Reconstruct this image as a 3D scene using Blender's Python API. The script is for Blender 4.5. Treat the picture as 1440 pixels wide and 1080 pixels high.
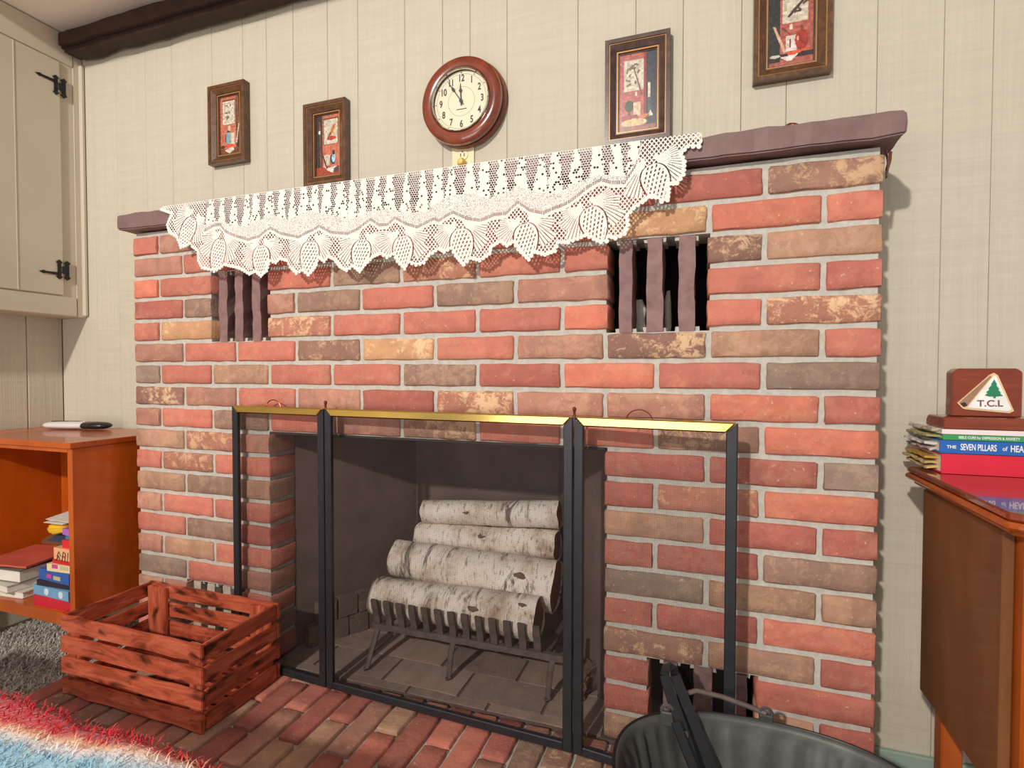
import bpy, bmesh, math, random
import numpy as np
from mathutils import Vector, Matrix
for o in list(bpy.data.objects): bpy.data.objects.remove(o, do_unlink=True)
sc = bpy.context.scene
COL = sc.collection
PI = math.pi
RND = random.Random(7)

# ------------------------------------------------------------------ camera, world, lights, exposure
cam_d = bpy.data.cameras.new('camera'); cam = bpy.data.objects.new('camera', cam_d); COL.objects.link(cam)
cam_d.sensor_width = 36.0; cam_d.lens = 750.0/1440*36; cam_d.clip_start = 0.02; cam_d.clip_end = 50
YAW, PITCH, ROLL = -0.332874, -0.0236372, 0.000578
fw = Vector((math.sin(YAW)*math.cos(PITCH), math.cos(YAW)*math.cos(PITCH), math.sin(PITCH)))
rt = Vector((math.cos(YAW), -math.sin(YAW), 0)); up = rt.cross(fw)
rt2 = rt*math.cos(ROLL)+up*math.sin(ROLL); up2 = up*math.cos(ROLL)-rt*math.sin(ROLL)
M = Matrix((( rt2.x, up2.x, -fw.x, 1.686), (rt2.y, up2.y, -fw.y, -1.2077), (rt2.z, up2.z, -fw.z, 0.9462), (0, 0, 0, 1)))
cam.matrix_world = M
sc.camera = cam
W = bpy.data.worlds.new('room_light'); sc.world = W; W.use_nodes = True
W.node_tree.nodes['Background'].inputs[0].default_value = (1.0, 0.97, 0.93, 1)
W.node_tree.nodes['Background'].inputs[1].default_value = 0.41
def lamp(name, loc, energy, radius, col):
    d = bpy.data.lights.new(name, 'POINT'); d.energy = energy; d.shadow_soft_size = radius; d.color = col
    o = bpy.data.objects.new(name, d); COL.objects.link(o); o.location = loc; return o
lamp('ceiling_lamp_light', (0.60, -4.20, 2.85), 500, 0.07, (1.0, 0.94, 0.86))
wd_ = bpy.data.lights.new('added_fill_light', 'AREA'); wd_.shape = 'RECTANGLE'; wd_.size = 1.5; wd_.size_y = 1.2; wd_.energy = 20; wd_.color = (1.0, 0.97, 0.95)  # unseen soft fill added to brighten the lower wall, not a known window
wo_ = bpy.data.objects.new('added_fill_light', wd_); COL.objects.link(wo_); wo_.location = (0.40, -3.6, 0.75); wo_.rotation_euler = (PI/2, 0, 0)
sc.view_settings.view_transform = 'Standard'; sc.view_settings.look = 'None'
sc.view_settings.exposure = 0.28; sc.view_settings.gamma = 1.0; sc.view_settings.use_curve_mapping = False

# ------------------------------------------------------------------ helpers
def lin(c):
    r = []
    for x in c[:3]:
        x /= 255.0
        r.append(x/12.92 if x <= .04045 else ((x+.055)/1.055)**2.4)
    return (r[0], r[1], r[2], 1.0)
def newmat(name):
    m = bpy.data.materials.new(name); m.use_nodes = True
    nt = m.node_tree; return m, nt, nt.nodes['Principled BSDF']
def nd(nt, t, **kw):
    n = nt.nodes.new(t)
    for k, v in kw.items():
        if k.startswith('i_'): n.inputs[int(k[2:])].default_value = v
        else: setattr(n, k, v)
    return n
def ramp(nt, src, stops, interp='LINEAR'):
    r = nt.nodes.new('ShaderNodeValToRGB'); r.color_ramp.interpolation = interp
    e = r.color_ramp.elements
    e[0].position, e[0].color = stops[0][0], stops[0][1]
    e[1].position, e[1].color = stops[1][0], stops[1][1]
    for p, c in stops[2:]:
        x = e.new(p); x.color = c
    nt.links.new(src, r.inputs[0]); return r
def coords(nt, scale=(1, 1, 1), kind='Object', rand=False):
    tc = nt.nodes.new('ShaderNodeTexCoord'); mp = nt.nodes.new('ShaderNodeMapping')
    mp.inputs['Scale'].default_value = scale
    nt.links.new(tc.outputs[kind], mp.inputs['Vector'])
    if rand:
        oi = nt.nodes.new('ShaderNodeObjectInfo'); mm = nd(nt, 'ShaderNodeMath', operation='MULTIPLY'); mm.inputs[1].default_value = 37.0
        nt.links.new(oi.outputs['Random'], mm.inputs[0])
        nt.links.new(mm.outputs[0], mp.inputs['Location'])
    return mp.outputs[0]
def noise(nt, vec, scale, detail=4, rough=.55, dist=0):
    n = nt.nodes.new('ShaderNodeTexNoise'); n.inputs['Scale'].default_value = scale; n.inputs['Detail'].default_value = detail
    n.inputs['Roughness'].default_value = rough; n.inputs['Distortion'].default_value = dist
    nt.links.new(vec, n.inputs['Vector']); return n
def bump(nt, b, src, strength=.3, dist=.002):
    n = nt.nodes.new('ShaderNodeBump'); n.inputs['Strength'].default_value = strength; n.inputs['Distance'].default_value = dist
    nt.links.new(src, n.inputs['Height']); nt.links.new(n.outputs[0], b.inputs['Normal'])
def mixc(nt, fac, a, b, mode='MIX'):
    m = nt.nodes.new('ShaderNodeMix'); m.data_type = 'RGBA'; m.blend_type = mode
    for s, v in ((0, fac), (6, a), (7, b)):
        if hasattr(v, 'is_linked') or isinstance(v, bpy.types.NodeSocket): nt.links.new(v, m.inputs[s])
        else: m.inputs[s].default_value = v
    return m.outputs[2]
def plain(name, c, rough=.6, metal=0, nscale=30, var=.12, bmp=.15, bdist=.001, spec=.5):
    m, nt, b = newmat(name)
    v = coords(nt, rand=True); n = noise(nt, v, nscale, 4)
    L = lin(c); d = tuple(x*(1-var) for x in L[:3])+(1,); h = tuple(min(1, x*(1+var)) for x in L[:3])+(1,)
    r = ramp(nt, n.outputs[0], [(.3, d), (.7, h)])
    nt.links.new(r.outputs[0], b.inputs['Base Color'])
    b.inputs['Roughness'].default_value = rough; b.inputs['Metallic'].default_value = metal
    b.inputs['Specular IOR Level'].default_value = spec
    if bmp: bump(nt, b, n.outputs[0], bmp, bdist)
    return m
def wood(name, dark, light, scale=(2, 30, 30), rough=.35, coat=0., bmp=.15, spec=.5):
    m, nt, b = newmat(name)
    v = coords(nt, scale, rand=True); n = noise(nt, v, 1.6, 6, .6, .6); n2 = noise(nt, v, 6, 3)
    r = ramp(nt, n.outputs[0], [(.25, lin(dark)), (.75, lin(light))])
    c = mixc(nt, .25, r.outputs[0], n2.outputs[0], 'OVERLAY')
    nt.links.new(c, b.inputs['Base Color'])
    b.inputs['Roughness'].default_value = rough; b.inputs['Coat Weight'].default_value = coat; b.inputs['Specular IOR Level'].default_value = spec
    bump(nt, b, n2.outputs[0], bmp, .0006); return m
MW = {}
def _reg(o, w): MW[o.name] = Vector(w)
def link(name, me, mat=None, parent=None, loc=(0, 0, 0), rot=(0, 0, 0), scale=(1, 1, 1), local=False):
    """one mesh object; loc is a world point unless local, parents here are never rotated unless local is used"""
    o = bpy.data.objects.new(name, me); COL.objects.link(o)
    if mat is not None:
        if me.materials:
            if me.materials[0] is not mat:
                o.material_slots[0].link = 'OBJECT'; o.material_slots[0].material = mat
        else: me.materials.append(mat)
    w = Vector(loc)
    if parent is not None:
        o.parent = parent
        o.location = w if local else w-MW[parent.name]
        _reg(o, MW[parent.name]+w if local else w)
    else:
        o.location = w; _reg(o, w)
    o.rotation_euler = rot; o.scale = scale
    return o
def empty(name, loc, rot=(0, 0, 0)):
    o = bpy.data.objects.new(name, None); COL.objects.link(o); o.location = loc; o.rotation_euler = rot
    o.empty_display_size = .05; _reg(o, loc); return o
def tag(o, label=None, cat=None, group=None, kind=None):
    if label: o['label'] = label
    if cat: o['category'] = cat
    if group: o['group'] = group
    if kind: o['kind'] = kind
    return o
def mesh(name, v, f, smooth=False):
    me = bpy.data.meshes.new(name); me.from_pydata([tuple(p) for p in v], [], f); me.update()
    if smooth: me.shade_smooth()
    return me
def from_bm(bm, name='m', smooth=False):
    bmesh.ops.recalc_face_normals(bm, faces=bm.faces)
    me = bpy.data.meshes.new(name); bm.to_mesh(me); bm.free()
    if smooth: me.shade_smooth()
    return me
def bm_box(bm, x0, x1, y0, y1, z0, z1, mtx=None):
    vs = [bm.verts.new((x, y, z)) for z in (z0, z1) for y in (y0, y1) for x in (x0, x1)]
    if mtx is not None:
        for v in vs: v.co = mtx @ v.co
    for q in ((0, 2, 3, 1), (4, 5, 7, 6), (0, 1, 5, 4), (2, 6, 7, 3), (0, 4, 6, 2), (1, 3, 7, 5)): bm.faces.new([vs[i] for i in q])
    return vs
def box(x0, x1, y0, y1, z0, z1, bev=0., seg=1):
    bm = bmesh.new(); bm_box(bm, x0, x1, y0, y1, z0, z1)
    if bev: bmesh.ops.bevel(bm, geom=bm.edges[:], offset=bev, segments=seg, affect='EDGES', profile=.6)
    return from_bm(bm)
def cbox(sx, sy, sz, bev=0., seg=1): return box(-sx/2, sx/2, -sy/2, sy/2, -sz/2, sz/2, bev, seg)
def prism(poly, axis, a, b, bev=0.):
    """extrude a 2-D polygon along an axis: axis 'x' -> poly in (y,z); 'y' -> (x,z); 'z' -> (x,y)"""
    bm = bmesh.new()
    def P(p, t): return {'x': (t, p[0], p[1]), 'y': (p[0], t, p[1]), 'z': (p[0], p[1], t)}[axis]
    A = [bm.verts.new(P(p, a)) for p in poly]; B = [bm.verts.new(P(p, b)) for p in poly]
    n = len(poly); bm.faces.new(A); bm.faces.new(B[::-1])
    for i in range(n): bm.faces.new((A[i], A[(i+1) % n], B[(i+1) % n], B[i]))
    if bev:
        bmesh.ops.recalc_face_normals(bm, faces=bm.faces)
        bmesh.ops.bevel(bm, geom=bm.edges[:], offset=bev, segments=1, affect='EDGES')
    return from_bm(bm)
def lathe(prof, n=32, axis='z', smooth=True, a=1., b=1., cap=True):
    """prof: (radius, height) list; a, b scale the two radial axes"""
    bm = bmesh.new(); rings = []
    for r, h in prof:
        ring = []
        for i in range(n):
            t = 2*PI*i/n; c, s = r*a*math.cos(t), r*b*math.sin(t)
            ring.append(bm.verts.new({'z': (c, s, h), 'y': (c, h, s), 'x': (h, c, s)}[axis]))
        rings.append(ring)
    for p, q in zip(rings, rings[1:]):
        for i in range(n): bm.faces.new((p[i], p[(i+1) % n], q[(i+1) % n], q[i]))
    for ring, (r, h) in ((rings[0], prof[0]), (rings[-1], prof[-1])):
        if cap and r > 1e-5: bm.faces.new(ring)
    bmesh.ops.remove_doubles(bm, verts=bm.verts[:], dist=1e-5)
    me = from_bm(bm, smooth=smooth)
    if smooth and hasattr(me, 'set_sharp_from_angle'): me.set_sharp_from_angle(angle=.6)
    return me
def tube(pts, r, n=8, flat=1.0, closed=False):
    pts = [Vector(p) for p in pts]; bm = bmesh.new(); rings = []; prev = None
    for i, p in enumerate(pts):
        if closed: d = pts[(i+1) % len(pts)]-pts[i-1]
        else: d = pts[min(i+1, len(pts)-1)]-pts[max(i-1, 0)]
        d.normalize()
        if prev is None:
            u = d.cross(Vector((0, 0, 1)))
            if u.length < 1e-3: u = d.cross(Vector((0, 1, 0)))
        else: u = prev-d*prev.dot(d)
        u.normalize(); prev = u; w = d.cross(u)
        rr = r[i] if isinstance(r, (list, tuple)) else r
        rings.append([bm.verts.new(p+u*rr*math.cos(2*PI*k/n)+w*rr*flat*math.sin(2*PI*k/n)) for k in range(n)])
    m = len(rings)
    for i in range(m if closed else m-1):
        p, q = rings[i], rings[(i+1) % m]
        for k in range(n): bm.faces.new((p[k], p[(k+1) % n], q[(k+1) % n], q[k]))
    if not closed: bm.faces.new(rings[0][::-1]); bm.faces.new(rings[-1])
    me = from_bm(bm, smooth=True)
    if hasattr(me, 'set_sharp_from_angle'): me.set_sharp_from_angle(angle=.9)
    return me
def lumpy(me, amp, sc_, seed=0):
    from mathutils import noise as N
    for v in me.vertices:
        q = v.co*sc_+Vector((seed*3.1, seed*1.7, 0))
        v.co += Vector((N.noise(q), N.noise(q+Vector((9, 0, 0))), N.noise(q+Vector((0, 9, 0)))))*amp
    me.update(); return me
def subbox(x0, x1, y0, y1, z0, z1, cell, amp, nsc, seed=0, bev=.0):
    """box subdivided to about the given cell size and roughened"""
    bm = bmesh.new(); bm_box(bm, x0, x1, y0, y1, z0, z1)
    if bev: bmesh.ops.bevel(bm, geom=bm.edges[:], offset=bev, segments=2, affect='EDGES')
    for ax, lo, hi in ((0, x0, x1), (1, y0, y1), (2, z0, z1)):
        n = max(1, int(round((hi-lo)/cell)))
        for i in range(1, n):
            co = [0, 0, 0]; no = [0, 0, 0]; co[ax] = lo+(hi-lo)*i/n; no[ax] = 1
            bmesh.ops.bisect_plane(bm, geom=bm.verts[:]+bm.edges[:]+bm.faces[:], plane_co=co, plane_no=no)
    me = from_bm(bm); lumpy(me, amp, nsc, seed); return me
def text(name, s, size, mat, parent, loc, rot, ext=.0003, bold=0., align='CENTER', sx=1., local=False):
    cu = bpy.data.curves.new(name, 'FONT'); cu.body = s; cu.size = size; cu.extrude = ext; cu.offset = bold
    cu.align_x = align; cu.align_y = 'CENTER'
    t = bpy.data.objects.new(name+'_tmp', cu); COL.objects.link(t)
    dg = bpy.context.evaluated_depsgraph_get(); me = bpy.data.meshes.new_from_object(t.evaluated_get(dg))
    bpy.data.objects.remove(t, do_unlink=True)
    for v in me.vertices: v.co.x *= sx
    return link(name, me, mat, parent, loc, rot, local=local)
def inpoly(px, pz, poly):
    ins = np.zeros(px.shape, bool); n = len(poly)
    for i in range(n):
        (x0, z0), (x1, z1) = poly[i], poly[(i+1) % n]
        if z0 == z1: continue
        c = ((z0 > pz) != (z1 > pz)) & (px < (x1-x0)*(pz-z0)/(z1-z0)+x0)
        ins ^= c
    return ins
def polydist(px, pz, pts):
    d = np.full(px.shape, 9.)
    for (x0, z0), (x1, z1) in zip(pts, pts[1:]):
        dx, dz = x1-x0, z1-z0; L2 = dx*dx+dz*dz+1e-12
        t = np.clip(((px-x0)*dx+(pz-z0)*dz)/L2, 0, 1)
        d = np.minimum(d, np.hypot(px-x0-t*dx, pz-z0-t*dz))
    return d

# ------------------------------------------------------------------ materials
def brick_mat(name, soot=False):
    m, nt, b = newmat(name)
    oi = nt.nodes.new('ShaderNodeObjectInfo')
    v = coords(nt, rand=True)
    am = nt.nodes.new('ShaderNodeAttribute'); am.attribute_type = 'OBJECT'; am.attribute_name = 'mottle'
    ab = nt.nodes.new('ShaderNodeAttribute'); ab.attribute_type = 'OBJECT'; ab.attribute_name = 'band'
    base = oi.outputs['Color']
    n1 = noise(nt, v, 26, 5, .6)
    r1 = ramp(nt, n1.outputs[0], [(.25, (.74, .72, .72, 1)), (.75, (1.2, 1.2, 1.18, 1))])
    c = mixc(nt, .8, base, r1.outputs[0], 'MULTIPLY')
    # vertical flashed bands
    mp = nt.nodes.new('ShaderNodeMapping'); mp.inputs['Scale'].default_value = (22, .5, 1.5); nt.links.new(v, mp.inputs[0])
    nb = noise(nt, mp.outputs[0], 1.0, 2, .4)
    rb = ramp(nt, nb.outputs[0], [(.42, (0, 0, 0, 1)), (.55, (1, 1, 1, 1))])
    fb = nd(nt, 'ShaderNodeMath', operation='MULTIPLY'); nt.links.new(rb.outputs[0], fb.inputs[0]); nt.links.new(ab.outputs['Fac'], fb.inputs[1])
    c = mixc(nt, fb.outputs[0], c, lin((118, 92, 76)))
    # pale crackle
    nm = noise(nt, v, 42, 6, .78, .55)
    nm2 = noise(nt, v, 9, 2, .5)
    ad = nd(nt, 'ShaderNodeMath', operation='ADD'); nt.links.new(nm.outputs[0], ad.inputs[0])
    sc2 = nd(nt, 'ShaderNodeMath', operation='MULTIPLY'); sc2.inputs[1].default_value = .6; nt.links.new(nm2.outputs[0], sc2.inputs[0]); nt.links.new(sc2.outputs[0], ad.inputs[1])
    rm = ramp(nt, ad.outputs[0], [(.80, (0, 0, 0, 1)), (.90, (1, 1, 1, 1))])
    fm = nd(nt, 'ShaderNodeMath', operation='MULTIPLY'); nt.links.new(rm.outputs[0], fm.inputs[0]); nt.links.new(am.outputs['Fac'], fm.inputs[1])
    c = mixc(nt, fm.outputs[0], c, lin((236, 196, 150)))
    # fine pale specks and dark pits
    ns = noise(nt, v, 130, 2, .5)
    rs = ramp(nt, ns.outputs[0], [(.68, (0, 0, 0, 1)), (.76, (.55, .55, .55, 1))])
    c = mixc(nt, rs.outputs[0], c, lin((232, 190, 165)))
    rp = ramp(nt, ns.outputs[0], [(.22, (.5, .5, .5, 1)), (.30, (0, 0, 0, 1))])
    c = mixc(nt, rp.outputs[0], c, lin((90, 50, 42)))
    c = mixc(nt, .09, c, lin((226, 190, 172)))
    if soot: c = mixc(nt, .45, c, lin((112, 98, 92)))
    nt.links.new(c, b.inputs['Base Color']); b.inputs['Roughness'].default_value = .8; b.inputs['Specular IOR Level'].default_value = .3
    bs = nd(nt, 'ShaderNodeMath', operation='ADD'); nt.links.new(nm.outputs[0], bs.inputs[0]); nt.links.new(ns.outputs[0], bs.inputs[1])
    bump(nt, b, bs.outputs[0], .55, .0022)
    return m
M_brick = brick_mat('brick'); M_firebrick = brick_mat('firebrick', True)
M_mortar = plain('mortar', (190, 186, 176), .9, nscale=90, var=.12, bmp=.5, bdist=.002)
M_bar = plain('stained_bar', (136, 104, 100), .7, nscale=40, var=.2, bmp=.5, bdist=.003)
M_bar_pale = plain('pale_bar', (190, 176, 158), .8, nscale=40, var=.15, bmp=.4, bdist=.003)
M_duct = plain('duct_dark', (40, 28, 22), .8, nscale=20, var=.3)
M_white_wrap = plain('white_wrap', (236, 232, 224), .7, nscale=60, var=.1)
M_soot = plain('soot_steel', (112, 92, 87), .75, nscale=9, var=.18, bmp=.2)
M_soot_dark = plain('soot_dark', (60, 50, 46), .8, nscale=9, var=.25, bmp=.2)
M_mantel = plain('mantel_paint', (124, 96, 94), .6, nscale=22, var=.12, bmp=.5, bdist=.004)
M_beam = plain('beam_stain', (52, 30, 18), .75, nscale=30, var=.35, bmp=.5, bdist=.004)
def wall_mat(name, c):
    m, nt, b = newmat(name)
    v = coords(nt, (3, 3, 60), rand=True); v2 = coords(nt, (70, 70, 2.2), rand=True); v3 = coords(nt, rand=True)
    n = noise(nt, v, 1.4, 5, .6, .4); n2 = noise(nt, v2, 1.2, 5, .6, .8); n3 = noise(nt, v3, 3, 2)
    s = mixc(nt, n3.outputs[0], n.outputs[0], n2.outputs[0])
    L = lin(c); r = ramp(nt, s, [(.35, tuple(x*.90 for x in L[:3])+(1,)), (.65, L)])
    nt.links.new(r.outputs[0], b.inputs['Base Color']); b.inputs['Roughness'].default_value = .6; b.inputs['Specular IOR Level'].default_value = .3
    bump(nt, b, s, .8, .004); return m
M_wall = wall_mat('panel_paint', (205, 197, 178))
M_cab = plain('cabinet_paint', (204, 192, 172), .5, nscale=4, var=.04, bmp=.05)
M_ceil = plain('ceiling_paint', (236, 224, 212), .9, nscale=5, var=.03, bmp=.05)
M_green = plain('baseboard_paint', (150, 170, 156), .5, nscale=8, var=.06)
M_black = plain('black_iron', (34, 34, 36), .45, .3, nscale=60, var=.2, bmp=.15)
M_screen = plain('screen_steel', (46, 47, 52), .4, .3, nscale=40, var=.15, bmp=.05)
M_wire = plain('screen_wire', (60, 54, 52), .5, .4, bmp=0)
def metal(name, c, rough): 
    m, nt, b = newmat(name); b.inputs['Metallic'].default_value = 1; b.inputs['Roughness'].default_value = rough
    v = coords(nt, (6, 40, 40)); n = noise(nt, v, 3, 3); L = lin(c)
    r = ramp(nt, n.outputs[0], [(.3, tuple(x*.85 for x in L[:3])+(1,)), (.7, L)]); nt.links.new(r.outputs[0], b.inputs['Base Color']); return m
M_brass = metal('brass', (232, 196, 112), .16)
M_copper = metal('copper', (160, 96, 62), .35)
M_frame = wood('frame_wood', (62, 36, 24), (118, 78, 44), (30, 30, 30), .3, .3)
M_frame_dark = wood('frame_wood_dark', (50, 34, 30), (98, 72, 62), (30, 30, 30), .3, .4)
M_gilt = plain('frame_gilt', (176, 128, 74), .35, .3, nscale=60)
M_clockwood = wood('clock_wood', (96, 36, 18), (150, 66, 34), (12, 12, 12), .22, .6)
M_chrome = metal('chrome', (215, 208, 196), .12)
M_dial = plain('dial', (238, 230, 200), .5, nscale=4, var=.02, bmp=0)
M_ink = plain('ink', (56, 42, 36), .5, bmp=0)
M_plate = plain('outlet_plate', (236, 222, 184), .4, bmp=0, var=.03)
M_amber = plain('amber_plug', (240, 196, 96), .4, bmp=0)
M_shelfwood = wood('bookcase_wood', (150, 60, 8), (214, 102, 22), (3, 3, 1.2), .3, .3, .1)
M_tablewood = wood('table_wood', (130, 56, 10), (204, 98, 28), (4, 4, 1.2), .28, .4, .1)
M_leafwood = wood('leaf_wood', (96, 56, 24), (128, 80, 42), (4, 4, 1.2), .5, .1, .1)
M_tabletop = wood('table_top_wood', (112, 42, 24), (150, 64, 36), (2, 12, 12), .14, .8, .05)
M_plaque = wood('plaque_wood', (112, 42, 20), (150, 66, 36), (3, 3, 20), .25, .5, .05)
def crate_mat():
    m, nt, b = newmat('crate_wood')
    v = coords(nt, (4, 26, 26), 'Object', True); n = noise(nt, v, 1.5, 6, .65, 1.2)
    v2 = coords(nt, (11, 26, 26), 'Object', True); k = noise(nt, v2, 1.1, 2, .5, .3)
    r = ramp(nt, n.outputs[0], [(.3, lin((126, 50, 28))), (.5, lin((188, 90, 62))), (.75, lin((220, 124, 92)))])
    kk = ramp(nt, k.outputs[0], [(.57, (0, 0, 0, 1)), (.70, (.92, .92, .92, 1))])
    c = mixc(nt, kk.outputs[0], r.outputs[0], lin((60, 18, 8)))
    nt.links.new(c, b.inputs['Base Color']); b.inputs['Roughness'].default_value = .42
    bump(nt, b, n.outputs[0], .5, .003); return m
M_crate = crate_mat()
def birch_mat():
    m, nt, b = newmat('birch_bark')
    v = coords(nt, (1, 1, 1), 'Object', True); vs = coords(nt, (90, 26, 26), 'Object', True); vl = coords(nt, (20, 5, 5), 'Object', True)
    n = noise(nt, v, 9, 5, .65); r = ramp(nt, n.outputs[0], [(.3, lin((176, 150, 128))), (.5, lin((232, 218, 204))), (.72, lin((246, 238, 230)))])
    k = noise(nt, vs, 1.4, 4, .7, .3); rk = ramp(nt, k.outputs[0], [(.55, (0, 0, 0, 1)), (.66, (.7, .7, .7, 1))])
    c = mixc(nt, rk.outputs[0], r.outputs[0], lin((92, 76, 66)))
    q = noise(nt, vl, 1.0, 6, .75, .8); rq = ramp(nt, q.outputs[0], [(.55, (0, 0, 0, 1)), (.64, (.85, .85, .85, 1))])
    c = mixc(nt, rq.outputs[0], c, lin((70, 56, 50)))
    nt.links.new(c, b.inputs['Base Color']); b.inputs['Roughness'].default_value = .8
    bump(nt, b, q.outputs[0], .6, .004); return m
M_birch = birch_mat()
M_endgrain = plain('log_end', (128, 84, 56), .85, nscale=40, var=.3, bmp=.4)
M_bark_dark = plain('bark_knot', (112, 90, 76), .9, nscale=60, var=.3, bmp=.5)
M_iron = plain('grate_iron', (104, 90, 84), .7, .2, nscale=40, var=.25, bmp=.5, bdist=.003)
M_scuttle = plain('scuttle_iron', (84, 84, 80), .5, .35, nscale=26, var=.22, bmp=.3, bdist=.002)
M_carpet = plain('carpet', (150, 142, 134), .95, nscale=120, var=.3, bmp=.8, bdist=.006)
M_pile = plain('carpet_pile', (208, 200, 190), .95, nscale=40, var=.25, bmp=0)
def throw_mat():
    m, nt, b = newmat('throw_fleece')
    v = coords(nt, (1, 1, 1)); sep = nt.nodes.new('ShaderNodeSeparateXYZ'); nt.links.new(v, sep.inputs[0])
    n = noise(nt, v, 14, 4, .6)
    # stripes run along x, counted back from the far edge
    a = nd(nt, 'ShaderNodeMath', operation='MULTIPLY'); a.inputs[1].default_value = -1; nt.links.new(sep.outputs[1], a.inputs[0])
    s1 = nd(nt, 'ShaderNodeMath', operation='MULTIPLY_ADD'); s1.inputs[1].default_value = .117; nt.links.new(sep.outputs[0], s1.inputs[0]); nt.links.new(a.outputs[0], s1.inputs[2])
    s2 = nd(nt, 'ShaderNodeMath', operation='MULTIPLY_ADD'); s2.inputs[1].default_value = .05; nt.links.new(n.outputs[0], s2.inputs[0]); nt.links.new(s1.outputs[0], s2.inputs[2])
    R_, W_, B_, Y_ = lin((214, 26, 44)), lin((238, 226, 224)), lin((150, 196, 216)), lin((246, 190, 150))
    r = ramp(nt, s2.outputs[0], [(.10, R_), (.328, R_), (.340, Y_), (.352, W_), (.372, B_), (.41, B_), (.43, W_), (.46, R_)])
    nt.links.new(r.outputs[0], b.inputs['Base Color']); b.inputs['Roughness'].default_value = .95
    b.inputs['Sheen Weight'].default_value = .4
    n2 = noise(nt, v, 160, 3); bump(nt, b, n2.outputs[0], .7, .006); return m
M_throw = throw_mat()
M_bench = plain('bench_cloth', (110, 84, 66), .9, nscale=90)
M_lace, _nt, _b = newmat('lace_thread')
_b.inputs['Base Color'].default_value = lin((250, 246, 240)); _b.inputs['Roughness'].default_value = .9
_n = noise(_nt, coords(_nt), 500, 2); _r = ramp(_nt, _n.outputs[0], [(.3, lin((232, 225, 217))), (.7, lin((242, 237, 230)))]); _nt.links.new(_r.outputs[0], _b.inputs['Base Color'])
def cover(c, rough=.45): return plain('cover_%d_%d_%d' % c, c, rough, nscale=18, var=.05, bmp=.05)
M_pages = plain('book_pages', (228, 214, 190), .9, nscale=200, var=.12, bmp=.4)
M_paper = plain('paper', (232, 226, 214), .8, nscale=12, var=.05, bmp=.05)
M_whitetext = plain('white_print', (244, 244, 240), .5, bmp=0, var=.01)
M_plas_w = plain('white_plastic', (228, 222, 220), .35, bmp=0, var=.02)
M_plas_k = plain('dark_plastic', (40, 36, 42), .3, bmp=0)

# ------------------------------------------------------------------ key dimensions (metres; floor at z = 0)
HC = .0667                                    # brick course
def ZJ(k): return .97-HC*k                     # height of bed joint k
ZH = .105                                      # hearth top
DW = .20                                       # panelled wall plane
XL, XC = -.67, -.53                            # left wall, face of the wall cabinet
ZC = 2.19                                      # ceiling
BX0, BX1 = .004, 2.0235                        # brick breast

# ------------------------------------------------------------------ room shell
fl = link('floor', box(-.75, 3.0, -2.6, .3, -.05, 0), M_carpet); tag(fl, 'grey shag carpet on the floor', kind='structure')
def fibres(name, mat, pts, nrm, L, w, seed, parent=None, loc=(0, 0, 0)):
    r = np.random.RandomState(seed); n = len(pts)
    ang = r.rand(n)*2*PI; lean = .35+.5*r.rand(n); l = L*(.6+.7*r.rand(n))
    d = np.c_[np.cos(ang)*lean, np.sin(ang)*lean, np.zeros(n)]+np.array(nrm); d /= np.linalg.norm(d, axis=1)[:, None]
    s = np.c_[-np.sin(ang), np.cos(ang), np.zeros(n)]*w
    mid = pts+d*(l*.55)[:, None]; tip = pts+(d*np.array([1.5, 1.5, .75]))*(l)[:, None]
    V = np.stack([pts-s, pts+s, mid+s*.9, mid-s*.9, tip], 1).reshape(-1, 3)
    F = []
    for i in range(n): k = 5*i; F += [(k, k+1, k+2, k+3), (k+3, k+2, k+4)]
    return link(name, mesh(name, V, F), mat, parent, loc)
_r = np.random.RandomState(3); _n = 26000
pp = np.c_[XL+.005+_r.rand(_n)*(.02-XL-.005), -.62+_r.rand(_n)*.8, np.zeros(_n)]
cp = fibres('carpet_pile', M_pile, pp, (0, 0, 1), .022, .0017, 4)
tag(cp, 'grey shag carpet pile beside the brick hearth', 'carpet', kind='stuff')
ce = link('ceiling', box(XL-.1, 2.9, -.35, DW+.02, ZC, ZC+.05), M_ceil); tag(ce, 'pale plaster ceiling', kind='structure')
bm = bmesh.new()
for q in ((XL-.1, .03, 0, ZC), (1.995, 2.9, 0, ZC), (.03, 1.995, 1.38, ZC)): bm_box(bm, q[0], q[1], DW+.012, DW+.06, q[2], q[3])
wb = link('wall_back', from_bm(bm), M_cab); tag(wb, 'cream rough-sawn panelled back wall', kind='structure')
gro = [XL, -.47, -.35, -.20, -.07, .115, .25, .349, .457, .589, .70, .863, .987, 1.073, 1.184, 1.383, 1.533, 1.648, 1.782, 1.88, 2.062, 2.186, 2.272, 2.44, 2.6, 2.75, 2.9]
def board(x0, x1, z0, z1, t, bev=.0025):
    g = .0009
    return prism([(x0+g, t), (x0+g, bev), (x0+g+bev, 0), (x1-g-bev, 0), (x1-g, bev), (x1-g, t)], 'z', z0, z1)
for a, b in zip(gro, gro[1:]):
    g = .0004; a, b = a+g, b-g
    if b <= .03 or a >= 1.995: poly = [(a, .001), (b, .001), (b, ZC-.001), (a, ZC-.001)]
    elif a < .03: poly = [(a, .001), (.03, .001), (.03, 1.384), (b, 1.384), (b, ZC-.001), (a, ZC-.001)]
    elif b > 1.995: poly = [(1.995, .001), (b, .001), (b, ZC-.001), (a, ZC-.001), (a, 1.384), (1.995, 1.384)]
    else: poly = [(a, 1.384), (b, 1.384), (b, ZC-.001), (a, ZC-.001)]
    link('board', prism(poly, 'y', 0, .0118, .0013), M_wall, wb, (0, DW, 0))
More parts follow.
